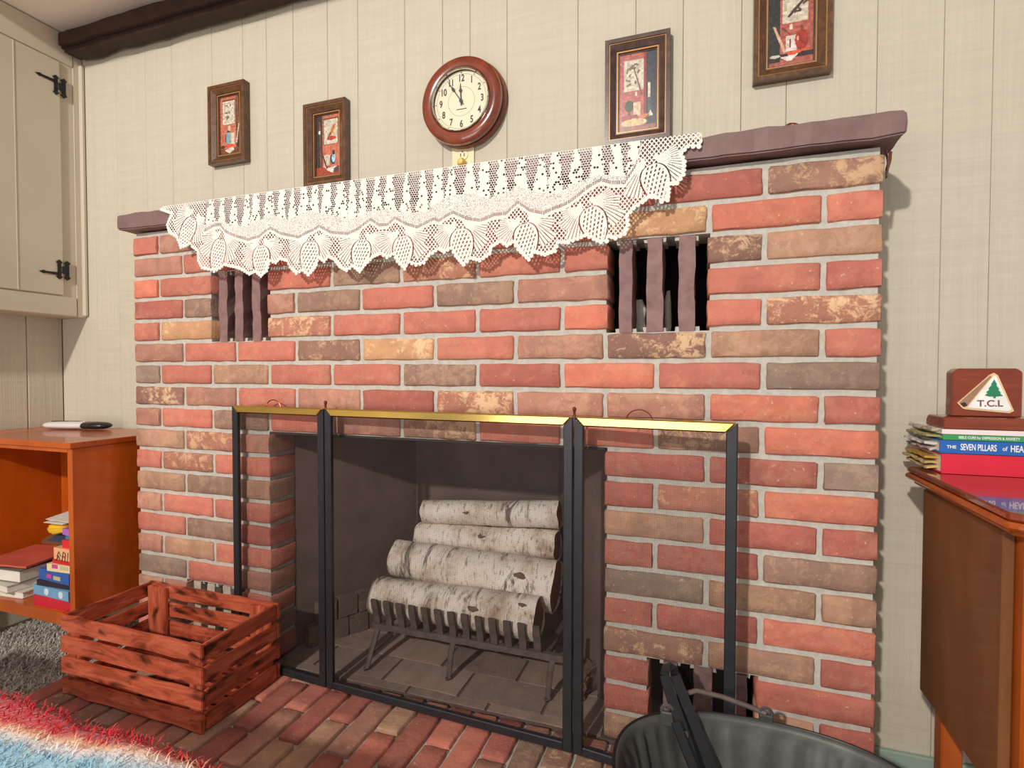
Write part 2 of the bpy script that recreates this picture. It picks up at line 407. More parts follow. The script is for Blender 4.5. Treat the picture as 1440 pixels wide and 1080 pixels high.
wl = link('wall_left', box(XL-.06, XL-.012, -2.6, DW+.02, 0, ZC), M_cab); tag(wl, 'cream panelled left wall below the cupboard', kind='structure')
gl = [-2.6, -1.9, -1.4, -1.0, -.75, -.55, -.42, -.27, -.13, -.02, .081, DW]
bl = {}
for a, b in zip(gl, gl[1:]):
    link('board', prism([(XL-.012, a+.0009), (XL-.0025, a+.0009), (XL, a+.0035), (XL, b-.0035), (XL-.0025, b-.0009), (XL-.012, b-.0009)], 'z', .02, ZC), M_wall, wl)
bb = link('baseboard_back', box(BX1+.005, 2.9, DW-.014, DW-.001, 0, .092, .003), M_green); tag(bb, 'grey-green painted baseboard to the right of the chimney breast', kind='structure')
# corner moulding and beam
tr = link('trim_1', box(XC+.0, XC+.016, DW-.016, DW-.001, 1.155, 2.10, .004), M_cab); tag(tr, 'narrow cream corner moulding beside the wall cupboard', kind='structure')
bm_me = subbox(-.522, 2.88, .112, DW-.001, 2.108, ZC-.001, .035, .007, 9, 2, .018)
be = link('trim_2', bm_me, M_beam); tag(be, 'dark hewn wooden beam along the top of the back wall', kind='structure')

# ------------------------------------------------------------------ wall cupboard (left)
cbd = empty('wall_cupboard', (XC, -.3, 1.15)); tag(cbd, 'cream built-in wall cupboard with black strap hinges in the corner', 'cupboard')
link('carcass', box(XL+.001, XC, -1.2, DW-.001, 1.15, ZC-.002, .002), M_cab, cbd, (0, 0, 0))
link('face_frame', prism([(DW-.002, 1.151), (DW-.002, ZC-.004), (.166, ZC-.004), (.166, 1.151)], 'x', XC, XC+.004), M_cab, cbd)
dr = link('door', box(XC+.0002, XC+.0085, -.72, .119, 1.226, 2.076, .0022), M_cab, cbd)
for y in (-.022, -.22, -.44): link('bead', box(XC+.0084, XC+.0102, y-.0012, y+.0012, 1.228, 2.074), M_cab, dr)
link('head_rail', box(XC, XC+.006, -1.19, .164, 2.08, ZC-.004, .002), M_cab, cbd)
link('bottom_rail', box(XC, XC+.006, -1.19, .164, 1.152, 1.2215, .002), M_cab, cbd)
def spear(w, l, tip):
    return [(-w, -l), (-w*1.9, -l-tip*.35), (0, -l-tip), (w*1.9, -l-tip*.35), (w, -l), (w, l), (w*1.9, l+tip*.35), (0, l+tip), (-w*1.9, l+tip*.35), (-w, l)]
def hinge(z, strap_z, tilt):
    h = link('hinge', prism([(p[0]+.104, p[1]+z) for p in spear(.0055, .022, .014)], 'x', XC+.0086, XC+.0125), M_black, dr)
    h['label'] = 'black iron strap hinge'
    link('leaf', prism([(p[0]+.131, p[1]+z) for p in spear(.0055, .022, .014)], 'x', XC+.0062, XC+.011), M_black, h)
    link('knuckle', box(XC+.006, XC+.014, .109, .127, z-.012, z+.012, .002), M_black, h)
    link('strap', prism([(.100, strap_z-.005+z), (.060, strap_z-.0035+z+tilt), (.053, strap_z-.006+z+tilt), (.040, strap_z+z+tilt), (.053, strap_z+.006+z+tilt), (.060, strap_z+.0035+z+tilt), (.100, strap_z+.005+z)], 'x', XC+.0086, XC+.0125), M_black, h)
hinge(1.985, .012, .0); hinge(1.318, -.016, .0)

# ------------------------------------------------------------------ fireplace
fp = empty('fireplace', (1.0, 0, ZH)); tag(fp, 'red and brown brick fireplace chimney breast with an open firebox', 'fireplace')
OPEN = [(.5354, 1.491, 3, 13.2), (.3228, .5335, -4, -1), (1.497, 1.7065, -4, -1), (1.591, 1.809, 10, 12.97), (.21, .43, 10, 12.97)]
# mortar body with the openings left out
xs = sorted({BX0+.006, BX1-.006} | {o[0]-.005 for o in OPEN} | {o[1]+.005 for o in OPEN})
zs = sorted({ZH+.001, 1.379} | {ZJ(o[2])+.003 for o in OPEN} | {max(ZH+.001, ZJ(o[3])-.003) for o in OPEN})
bm = bmesh.new()
for xa, xb in zip(xs, xs[1:]):
    for za, zb in zip(zs, zs[1:]):
        cx, cz = (xa+xb)/2, (za+zb)/2
        if any(o[0]-.005 < cx < o[1]+.005 and ZJ(o[3])-.003 < cz < ZJ(o[2])+.003 for o in OPEN): continue
        bm_box(bm, xa, xb, .007, .102, za, zb)
link('mortar', from_bm(bm), M_mortar, fp)
for sx in ((BX0+.007, .06), (1.96, BX1-.007)): link('side_wall', box(sx[0], sx[1], .1021, DW-.0015, ZH+.001, 1.378), M_mortar, fp)
JA = [.1116, .3228, .5354, .7495, .9651, 1.1777, 1.3907, 1.6023, 1.8161]
JB = [.2101, .4172, .6301, .8435, 1.062, 1.2761, 1.491, 1.7088, 1.9231]
ROWS = {-6: 'rprbrprrRn', -5: 'prrprrryor', -4: 'orxrbmrrct', -3: 'RbpbrbpxrR', -2: 'ryxmrrrorm', -1: 'prrnyrpctr', 0: 'grtrrbRorg', 1: 'cprpRmppoR',
        2: 'prbrpnrrno', 3: 'tmpxxxxRRg', 4: 'rmrxxxxRmo', 5: 'tbtxxxxtRR', 6: 'prrxxxxRRb', 7: 'rbRxxxxgtt', 8: 'ptrxxxxRRo', 9: 'grpxxxxntR',
        10: 'tprxxxxRrR', 11: 'prbxxxxRtR', 12: 'rprxxxxtrR'}
PAL = {'r': ((200, 112, 94), .12, .08), 'R': ((178, 92, 80), .10, .10), 'o': ((210, 116, 92), .15, .0), 'p': ((182, 124, 106), .2, .25), 'b': ((146, 114, 98), .2, .45),
       'g': ((138, 118, 104), .15, .3), 't': ((186, 140, 113), .2, .5), 'm': ((178, 114, 92), .8, .15), 'y': ((206, 154, 110), .95, .1), 'c': ((138, 98, 84), .75, .1),
       'n': ((154, 112, 94), .7, .4), 'x': ((186, 94, 80), .1, .1)}
def brick_mesh(w, h, d, seed, nx=6, nz=3):
    r = random.Random(seed); bm = bmesh.new(); G = []
    for j in range(nz+3):
        row = []
        for i in range(nx+3):
            e = (i in (0, nx+2)) or (j in (0, nz+2))
            u = [0, .018]+[.018+(1-.036)*q/nx for q in range(1, nx)]+[1-.018, 1]
            t = [0, .07]+[.07+(1-.14)*q/nz for q in range(1, nz)]+[.93, 1]
            x, z = (u[i]-.5)*w, (t[j]-.5)*h
            y = r.uniform(.0028, .0048) if e else r.uniform(-.0012, .0012)
            if e:
                if i in (0, nx+2): x += r.uniform(-.0016, .0012)*(1 if i else -1)
                if j in (0, nz+2): z += r.uniform(-.0022, .0008)*(1 if j else -1)
            if i in (0, nx+2) and j in (0, nz+2): x *= .988; z *= .94
            row.append(bm.verts.new((x, y, z)))
        G.append(row)
    for j in range(nz+2):
        for i in range(nx+2): bm.faces.new((G[j][i], G[j][i+1], G[j+1][i+1], G[j+1][i]))
    per = G[0]+[q[-1] for q in G[1:-1]]+G[-1][::-1]+[q[0] for q in G[1:-1]][::-1]
    bk = [bm.verts.new((v.co.x, d, v.co.z)) for v in per]; n = len(per)
    for i in range(n): bm.faces.new((per[i], bk[i], bk[(i+1) % n], per[(i+1) % n]))
    me = from_bm(bm, 'brick', smooth=True)
    if hasattr(me, 'set_sharp_from_angle'): me.set_sharp_from_angle(angle=1.0)
    return me
BH = HC-.0105
FULL = [brick_mesh(.2, BH, .1, 100+i) for i in range(10)]; HALF = [brick_mesh(.1, BH, .1, 200+i, nx=3) for i in range(8)]
def put_brick(name, par, mat, x0, x1, y, zc, code, rot=(0, 0, 0), hs=1.0, soot=1.0, ds=1.0):
    w = x1-x0; me = RND.choice(FULL) if w > .145 else RND.choice(HALF)
    o = link(name, me, mat, par, ((x0+x1)/2, y, zc), rot, (w/(.2 if w > .145 else .1), ds, hs))
    c, mo, ba = PAL[code]; j = RND.uniform(.94, 1.05)
    L = lin(tuple(min(255, q*j*soot) for q in c)); o.color = L
    o['mottle'] = min(1., mo*RND.uniform(.7, 1.15)); o['band'] = ba*RND.uniform(.4, 1.2)
    return o
for k in range(-6, 13):
    js = [BX0]+(JA if k % 2 == 0 else JB)+[BX1]
    z0 = ZJ(k+1); zc = (ZJ(k)+z0)/2
    for c, (a, b) in enumerate(zip(js, js[1:])):
        ga = .0 if c == 0 else .0055; gb = .0 if c == 9 else .0055
        for o in OPEN:
            if o[2]-.01 <= k < o[3]-.5:
                if abs(b-o[0]) < .012: b, gb = o[0], 0
                if abs(a-o[1]) < .012: a, ga = o[1], 0
        a, b = a+ga, b-gb
        parts = [(a, b)]
        for o in OPEN:
            if o[2]-.01 <= k < o[3]-.5:
                q = []
                for (s, e) in parts:
                    if e <= o[0] or s >= o[1]: q.append((s, e)); continue
                    if s < o[0]: q.append((s, o[0]))
                    if e > o[1]: q.append((o[1], e))
                parts = q
        for (s, e) in parts:
            if e-s < .028: continue
            put_brick('brick', fp, M_brick, s, e, RND.uniform(-.0015, .0015), zc, ROWS[k][c])
# grilles: bars of brick on end, in front of dark ducts
def grille(x0, x1, k0, k1, bars, mat, depth, liners):
    z0, z1 = max(ZJ(k1), ZH+.002), ZJ(k0)
    bm = bmesh.new()
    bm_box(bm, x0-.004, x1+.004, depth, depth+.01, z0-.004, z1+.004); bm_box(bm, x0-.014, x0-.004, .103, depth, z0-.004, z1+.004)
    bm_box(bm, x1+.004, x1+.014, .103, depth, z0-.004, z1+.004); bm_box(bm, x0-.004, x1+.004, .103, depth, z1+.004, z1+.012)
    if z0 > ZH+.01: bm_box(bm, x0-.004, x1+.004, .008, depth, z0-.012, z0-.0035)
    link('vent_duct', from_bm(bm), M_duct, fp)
    for i, (a, b) in enumerate(bars):
        m = subbox(a, b, .004, .088, z0-.003, z1+.002, .024, .0035, 28, i+int(x0*50))
        o = link('grille_bar', m, mat, fp)
        link('mortar_bed', subbox(a-.008, b+.009, .012, .08, z0-.004, z0+.006, .012, .004, 60, i+3), M_mortar, o)
        link('mortar_cap', subbox(a-.007, b+.007, .012, .08, z1-.007, z1+.003, .012, .004, 60, i+9), M_mortar, o)
grille(.3228, .5335, -4, -1, [(.352, .383), (.411, .441), (.476, .506)], M_bar, .13, 0)
grille(1.497, 1.7065, -4, -1, [(1.521, 1.550), (1.581, 1.615), (1.648, 1.681)], M_bar, .186, 0)
grille(1.591, 1.809, 10, 12.97, [(1.622, 1.650), (1.686, 1.724), (1.762, 1.792)], M_bar, .186, 0)
grille(.21, .43, 10, 12.97, [(.236, .264), (.292, .320), (.352, .382)], M_bar_pale, .186, 0)
for x, h, r in ((1.553, .082, .016), (1.617, .1, .009), (1.672, .1, .006)):
    o = link('duct_insulation', lumpy(lathe([(r*.6, 0), (r, .01), (r*.85, h*.4), (r, h*.7), (r*.5, h)], 12), .004, 40, int(x*100)), M_white_wrap, fp, (x+.004, .098, 1.036)); o['label'] = 'white wrapping inside the right upper grille'
# firebox
YB = .45
def quadwall(p, q, z0, z1, t):
    (x0, y0), (x1, y1) = p, q; dx, dy = x1-x0, y1-y0; L = math.hypot(dx, dy); nx, ny = -dy/L*t, dx/L*t
    return prism([(x0, y0), (x1, y1), (x1+nx, y1+ny), (x0+nx, y0+ny)], 'z', z0, z1)
link('firebox_side', quadwall((.5345, .1022), (.755, YB), ZH+.001, .84, .02), M_soot, fp)
link('firebox_side', quadwall((1.27, YB), (1.4915, .1022), ZH+.001, .84, .02), M_soot, fp)
link('firebox_back', box(.735, 1.29, YB+.0005, YB+.02, ZH+.001, .84), M_soot, fp)
link('firebox_hood', box(.50, 1.53, .1025, YB+.02, .8405, .86), M_soot_dark, fp)
link('lintel', box(.536, 1.4905, .004, .1, ZJ(3)-.003, ZJ(3)+.0035, .001), M_soot_dark, fp)
# firebrick floor (rows parallel to the wall) and the low course along the left side
yy = [.004, .035, .148, .261, .374, .449]
for i, (ya, yb) in enumerate(zip(yy, yy[1:])):
    lo = .545+max(0, (ya-.098))*.6 if ya > .09 else .542; hi = 1.482-max(0, (ya-.098))*.6 if ya > .09 else 1.486
    x = lo-(.11 if i % 2 else .02)
    while x < hi:
        a, b = max(x, lo), min(x+.222, hi)
        if b-a > .02:
            m = subbox(a+.002, b-.002, ya+.002, yb-.002, ZH-.04, ZH, .05, .0016, 20, i*7+int(x*9))
            o = link('floor_firebrick', m, M_firebrick, fp); j = RND.uniform(.85, 1.1); o.color = lin((196*j, 172*j, 162*j)); o['mottle'] = .25; o['band'] = .2
        x += .226
link('firebox_mortar', box(.50, 1.53, .0035, .47, ZH-.05, ZH-.003), M_soot, fp)
du = Vector((.21, .352, 0)).normalized(); nn = Vector((du.y, -du.x, 0))
for c in range(2):
    for i in range(6):
        p = Vector((.552, .112, 0))+du*(.005+i*.066+(.03 if c else 0))+nn*.002
        m = subbox(0, .06, -.03, 0, ZH+.001+c*.064, ZH+.062+c*.064, .03, .004, 30, i+c*9)
        o = link('ledge_firebrick', m, M_firebrick, fp, p, (0, 0, math.atan2(du.y, du.x))); o.color = lin((96, 80, 70)); o['mottle'] = .2; o['band'] = .2
link('light_stop_slab', box(.035, .499, .0035, .24, 0, ZH-.0005), M_mortar, fp); link('light_stop_slab', box(1.531, 1.99, .0035, .24, 0, ZH-.0005), M_mortar, fp)  # slabs added under the breast to stop world light leaking into the vents
link('light_stop_slab', box(.4995, 1.5305, .0035, .5, 0, ZH-.0505), M_mortar, fp)
# hearth
he = link('hearth', box(.03, 2.02, -.56, .0, 0, ZH-.012), M_mortar); tag(he, 'raised brick hearth of narrow bricks in front of the fireplace', kind='structure')
hb = [brick_mesh(.2, .058, .05, 300+i) for i in range(8)]
HP = ['r', 'p', 'R', 'p', 'r', 'b', 'R', 'n', 'p', 'r', 't']
ncol = 30
for c in range(ncol):
    x0 = .64+(c-9)*.0666; 
    if x0 < .03 or x0+.066 > 2.025: continue
    ys = [-.002, -.145, -.345, -.558] if c % 2 == 0 else [-.002, -.043, -.243, -.443, -.558]
    for a, b in zip(ys, ys[1:]):
        if a-b < .06: 
            L = a-b
        L = a-b-.0085
        o = link('hearth_brick', hb[RND.randrange(8)], M_brick, he, (x0+.0333, (a+b)/2, ZH+RND.uniform(-.0012, .0008)), (-PI/2, 0, 0), (1, 1, 1))
        # brick front faces up, its length runs along y
        o.rotation_euler = Matrix(((0, 0, 1), (1, 0, 0), (0, -1, 0))).transposed().to_euler() if False else (0, 0, 0)
        mt = Matrix(((0, 0, 1), (-1, 0, 0), (0, -1, 0)))      # columns: local x->-y, local y->-z, local z->x
        o.rotation_euler = mt.to_euler(); o.scale = (L/.2, .8, .0585/.058)
        code = RND.choice(HP); cc, mo, ba = PAL[code]; j = RND.uniform(.88, 1.0)
        o.color = lin(tuple(q*j for q in cc)); o['mottle'] = mo*.7; o['band'] = ba*.5

# ------------------------------------------------------------------ mantel
mt_me = subbox(-.022, 2.048, -.030, DW-.0015, 1.3845, 1.432, .026, .0055, 16, 5, .004)
mtl = link('mantel_shelf', mt_me, M_mantel); tag(mtl, 'purplish-brown hewn mantel shelf on top of the brick chimney breast', 'mantel')
rg = link('metal_ring', tube([(1.872+.016*math.cos(t), .03+.016*math.sin(t), 1.4435+.004*math.sin(2*t)) for t in np.linspace(0, 2*PI, 20, endpoint=False)], .006, 8, closed=True), M_copper); tag(rg, 'small brown ring lying on the bare right part of the mantel', 'ring')
tape = empty('frayed_strip', (2.036, .05, 1.38)); tag(tape, 'frayed brown strip hanging under the right end of the mantel', 'strip')
for i, (dx, l, w) in enumerate(((0, .055, .006), (.006, .04, .004), (.010, .05, .0025), (-.002, .062, .0015))):
    pts = [(2.034+dx+.004*math.sin(q*3+i), .03+.01*i+.004*math.cos(q*2+i), 1.382-l*q) for q in np.linspace(0, 1, 8)]
    link('strand', tube(pts, w, 6, .3), M_copper if i % 2 else M_mantel, tape)

# ------------------------------------------------------------------ lace runner
OUT = [(0.175, 1.428), (0.219, 1.412), (0.203, 1.379), (0.214, 1.356), (0.239, 1.341), (0.25, 1.324), (0.258, 1.308), (0.294, 1.317), (0.305, 1.307), (0.327, 1.293), (0.329, 1.265), (0.347, 1.242), (0.376, 1.235), (0.388, 1.23), (0.408, 1.238), (0.426, 1.247), (0.444, 1.242), (0.468, 1.237), (0.483, 1.233), (0.514, 1.215), (0.537, 1.221), (0.558, 1.206), (0.579, 1.219), (0.587, 1.246), (0.607, 1.24), (0.62, 1.251), (0.643, 1.244), (0.656, 1.226), (0.677, 1.207), (0.698, 1.214), (0.715, 1.201), (0.74, 1.226), (0.746, 1.246), (0.765, 1.233), (0.778, 1.245), (0.799, 1.236), (0.815, 1.216), (0.835, 1.205), (0.852, 1.216), (0.873, 1.2), (0.891, 1.216), (0.914, 1.234), (0.936, 1.241), (0.953, 1.231), (0.973, 1.238), (0.983, 1.219), (1.004, 1.199), (1.016, 1.214), (1.037, 1.206), (1.058, 1.21), (1.07, 1.227), (1.088, 1.238), (1.1, 1.24), (1.113, 1.232), (1.131, 1.24), (1.143, 1.221), (1.164, 1.198), (1.179, 1.214), (1.204, 1.206), (1.229, 1.22), (1.234, 1.235), (1.256, 1.246), (1.272, 1.235), (1.288, 1.243), (1.299, 1.225), (1.324, 1.2), (1.338, 1.216), (1.363, 1.208), (1.386, 1.214), (1.393, 1.234), (1.416, 1.232), (1.436, 1.238), (1.453, 1.244), (1.473, 1.234), (1.488, 1.226), (1.501, 1.227), (1.504, 1.238), (1.519, 1.232), (1.538, 1.241), (1.546, 1.259), (1.543, 1.279), (1.557, 1.293), (1.575, 1.304), (1.587, 1.314), (1.603, 1.311), (1.614, 1.301), (1.626, 1.304), (1.628, 1.327), (1.63, 1.338), (1.645, 1.337), (1.657, 1.353), (1.659, 1.38), (1.652, 1.398), (1.665, 1.411), (1.687, 1.407), (1.694, 1.417), (1.692, 1.434), (1.66, 1.48), (1.6, 1.53), (.27, 1.53), (.2, 1.47)]
ZIG = [(0.349, 1.345), (0.378, 1.357), (0.406, 1.358), (0.426, 1.338), (0.457, 1.323), (0.508, 1.307), (0.55, 1.312), (0.586, 1.333), (0.62, 1.315), (0.682, 1.299), (0.699, 1.306), (0.747, 1.324), (0.786, 1.303), (0.836, 1.296), (0.875, 1.309), (0.906, 1.326), (0.93, 1.309), (0.952, 1.31), (0.975, 1.324), (1.008, 1.305), (1.038, 1.295), (1.082, 1.312), (1.097, 1.305), (1.134, 1.322), (1.168, 1.305), (1.204, 1.296), (1.24, 1.305), (1.267, 1.306), (1.296, 1.33), (1.327, 1.307), (1.358, 1.298), (1.393, 1.31), (1.42, 1.32), (1.453, 1.342), (1.487, 1.359), (1.509, 1.35), (1.538, 1.348), (1.561, 1.381), (1.567, 1.409), (1.573, 1.432)]
SNOW = [(0.349, 1.366), (0.386, 1.375), (0.426, 1.365), (0.489, 1.349), (0.535, 1.355), (0.588, 1.374), (0.65, 1.351), (0.686, 1.366), (0.714, 1.372), (0.783, 1.353), (0.843, 1.336), (0.895, 1.348), (0.952, 1.353), (1.008, 1.335), (1.062, 1.337), (1.1, 1.357), (1.143, 1.368), (1.185, 1.365), (1.221, 1.35), (1.256, 1.356), (1.299, 1.369), (1.345, 1.35), (1.386, 1.342), (1.423, 1.359), (1.465, 1.372), (1.489, 1.373), (1.533, 1.364), (1.551, 1.375), (1.565, 1.405), (1.572, 1.432)]
CONES = [((0.284, 1.354), (0.258, 1.309)), ((0.402, 1.28), (0.388, 1.23)), ((0.558, 1.253), (0.558, 1.207)), ((0.719, 1.25), (0.715, 1.201)), ((0.878, 1.245), (0.873, 1.2)), ((1.0, 1.244), (1.004, 1.199)), ((1.158, 1.246), (1.164, 1.198)), ((1.318, 1.246), (1.324, 1.2)), ((1.472, 1.269), (1.488, 1.226)), ((1.602, 1.346), (1.614, 1.301))]
cs = .00095
gx = np.arange(.17, 1.70, cs); gz = np.arange(1.194, 1.52, cs)
PX, PZ = np.meshgrid(gx+cs/2, gz+cs/2)
rs = np.random.RandomState(5)
inside = inpoly(PX, PZ, OUT)
picot = np.zeros(PX.shape, bool)
for (x0, z0), (x1, z1) in zip(OUT[:-6], OUT[1:-5]):
    n_ = max(1, int(math.hypot(x1-x0, z1-z0)/.0075))
    for q in range(n_):
        cx, cz = x0+(x1-x0)*q/n_, z0+(z1-z0)*q/n_
        i0, i1 = int((cx-.006-gx[0])/cs), int((cx+.006-gx[0])/cs)+1; j0, j1 = int((cz-.006-gz[0])/cs), int((cz+.006-gz[0])/cs)+1
        sl = (slice(max(j0, 0), max(j1, 0)), slice(max(i0, 0), max(i1, 0)))
        picot[sl] |= np.hypot(PX[sl]-cx, PZ[sl]-cz) < .0046
dedge = polydist(PX, PZ, OUT[:-5])
zig_y = np.interp(PX, [p[0] for p in ZIG], [p[1] for p in ZIG]); snow_y = np.interp(PX, [p[0] for p in SNOW], [p[1] for p in SNOW])
mid = (PX > .349) & (PX < 1.573)
solid = np.zeros(PX.shape, bool)
# open diamond net of the lower border
def net(p, t):
    a = np.mod(PX+PZ*.8, p); b = np.mod(PX-PZ*.8, p); return (a < t) | (b < t)
border = (~mid) | (PZ < zig_y)
solid |= border & net(.0092, .0030)
# fans of needles
def fan(ax, az, ang, spread, R, n, r0=.0):
    dx, dz = PX-ax, PZ-az; r = np.hypot(dx, dz); t = np.arctan2(dz, dx)-ang; t = np.mod(t+PI, 2*PI)-PI
    reg = (np.abs(t) < spread) & (r < R) & (r > r0)
    u = np.mod((t/spread+1)*.5*n, 1.0); th = np.clip(.0016/np.maximum(r, 1e-4)/(2*spread/n), .12, .5)
    return reg, np.abs(u-.5) < np.clip(.40, th, .5)*np.where(r < R*.4, 1.3, .96)
for i, ((cx, cz), (tx, tz)) in enumerate(CONES):
    ax = Vector((tx-cx, tz-cz)); L = ax.length; ax.normalize(); sdir = Vector((-ax.y, ax.x))
    base = Vector((cx, cz))-ax*L*1.05
    for sgn in (-1, 1):
        a0 = base+sdir*sgn*.012+ax*.002
        for (da, R, sp, off) in ((.60*sgn, .082, .27, 0.0), (1.12*sgn, .066, .26, .004), (1.62*sgn, .052, .25, .0)):
            d = Vector((ax.x*math.cos(da)-ax.y*math.sin(da), ax.x*math.sin(da)+ax.y*math.cos(da)))
            reg, st = fan(a0.x-d.x*.006, a0.y-d.y*.006, math.atan2(d.y, d.x), sp, R, 5)
            reg &= border; solid = np.where(reg, st, solid)
            q = reg & (np.hypot(PX-a0.x, PZ-a0.y) > R-.006); solid |= q & (np.mod(np.arctan2(PZ-a0.y, PX-a0.x)*14, 1) < .8)
        # stem arching round the cone
        pts = []
        for q in np.linspace(0, 1, 9):
            w = .014+.013*math.sin(q*PI*.9); p = base+ax*(q*L*1.5-.004)+sdir*sgn*w; pts.append((p.x, p.y))
        solid |= border & (polydist(PX, PZ, pts) < .0042)
for i, ((cx, cz), (tx, tz)) in enumerate(CONES):
    ax = Vector((tx-cx, tz-cz)); L = ax.length; ax.normalize()
    dx, dz = PX-cx, PZ-cz; al = dx*ax.x+dz*ax.y; ac = -dx*ax.y+dz*ax.x
    t = (al+L*.8)/(L*1.82); w = np.where((t > 0) & (t < 1), .0265*np.power(np.clip(np.sin(np.clip(t, 0, 1)**.72*PI), 0, 1), .6)+.002, 0)
    reg = np.abs(ac) < w; ring = reg & (np.abs(ac) > w-.0045)
    row = np.floor(al/.0088); u = np.mod(ac+np.where(np.mod(row, 2) == 0, .0045, 0), .009)-.0045; vv = np.mod(al, .0088)-.0044
    hole = (np.abs(u+vv*.45) < .0016) & (np.abs(vv) < .0027)
    halo = (np.abs(ac) < w+.0032) & ~reg & (t > -.02) & (t < 1.02)
    solid &= ~halo; solid = np.where(reg, ring | ~hole, solid)
# white chevron line and fine grey net along it
solid = np.where(mid & (PZ < zig_y) & (PZ > zig_y-.0075), True, solid)
fine = (np.mod(np.floor((PX+PZ)/.0019), 2) == 0) & (np.mod(np.floor((PX-PZ)/.0019), 2) == 0)
gline = mid & (PZ >= zig_y) & (PZ < zig_y+.008)
solid = np.where(gline, fine | (np.mod(PX, .004) < .0011), solid)
# snow band
snowreg = mid & (PZ >= zig_y+.008) & (PZ < snow_y)
big = rs.rand(*PX.shape)
solid = np.where(snowreg, (big > .17), solid)
# firs
treg = mid & (PZ >= np.maximum(snow_y, zig_y+.008))
den = np.full(PX.shape, 1.0)
tx_ = .37
while tx_ < 1.58:
    hgt = rs.uniform(.08, .15); wd = rs.uniform(.012, .018); z0 = np.interp(tx_, [p[0] for p in SNOW], [p[1] for p in SNOW])-.004
    t = np.clip((PZ-z0)/hgt, 0, 1.2); jag = .004*np.abs(np.mod(PZ/.011, 1)-.5)
    w = wd*(1.02-t*.85)-jag
    den = np.minimum(den, np.clip((np.abs(PX-tx_)-w)/.007+.02, 0, 1)); tx_ += rs.uniform(.032, .050)
row = np.floor(PZ/.0054); hx = np.mod(PX+np.where(np.mod(row, 2) == 0, .0031, 0), .0062)-.0031; hz = np.mod(PZ, .0054)-.0027
cellr = (np.sin(np.floor((PX+np.where(np.mod(row, 2) == 0, .0031, 0))/.0062)*12.9898+row*78.233)*43758.5453) % 1
hole = (np.abs(hx)+np.abs(hz)*.9 < .0031) & (cellr < den*1.1+.13)
solid = np.where(treg, ~hole, solid)
solid |= dedge < .0046
solid &= inside
solid |= picot
NZ, NX = solid.shape
vid = -np.ones((NZ+1, NX+1), np.int64)
iz, ix = np.nonzero(solid)
used = np.zeros((NZ+1, NX+1), bool)
for a in (0, 1):
    for b in (0, 1): used[iz+a, ix+b] = True
vz, vx = np.nonzero(used); vid[vz, vx] = np.arange(len(vz))
X = gx[0]+vx*cs; Z = gz[0]+vz*cs
ZT = 1.4375
drop = np.clip(ZT-Z, 0, 1)
Y = -.0365-.010*np.clip(drop/.2, 0, 1)+.0022*np.sin(X*55+Z*9)*np.clip(drop/.1, 0, 1)+.0012*np.sin(X*140)*np.clip(drop/.15, 0, 1)
over = Z > ZT
Y = np.where(over, -.0365+(Z-ZT), Y); Zf = np.where(over, ZT, Z)
me = bpy.data.meshes.new('lace')
V = np.c_[X, Y, Zf].astype(np.float32)
F = np.stack([vid[iz, ix], vid[iz, ix+1], vid[iz+1, ix+1], vid[iz+1, ix]], 1).astype(np.int32)
me.vertices.add(len(V)); me.vertices.foreach_set('co', V.ravel())
me.loops.add(F.size); me.loops.foreach_set('vertex_index', F.ravel())
me.polygons.add(len(F)); me.polygons.foreach_set('loop_start', np.arange(0, F.size, 4, dtype=np.int32))
me.update(calc_edges=True); me.shade_smooth()
la = link('lace_runner', me, M_lace); tag(la, 'white lace runner with fir trees and pine cones draped over the mantel', 'lace runner')

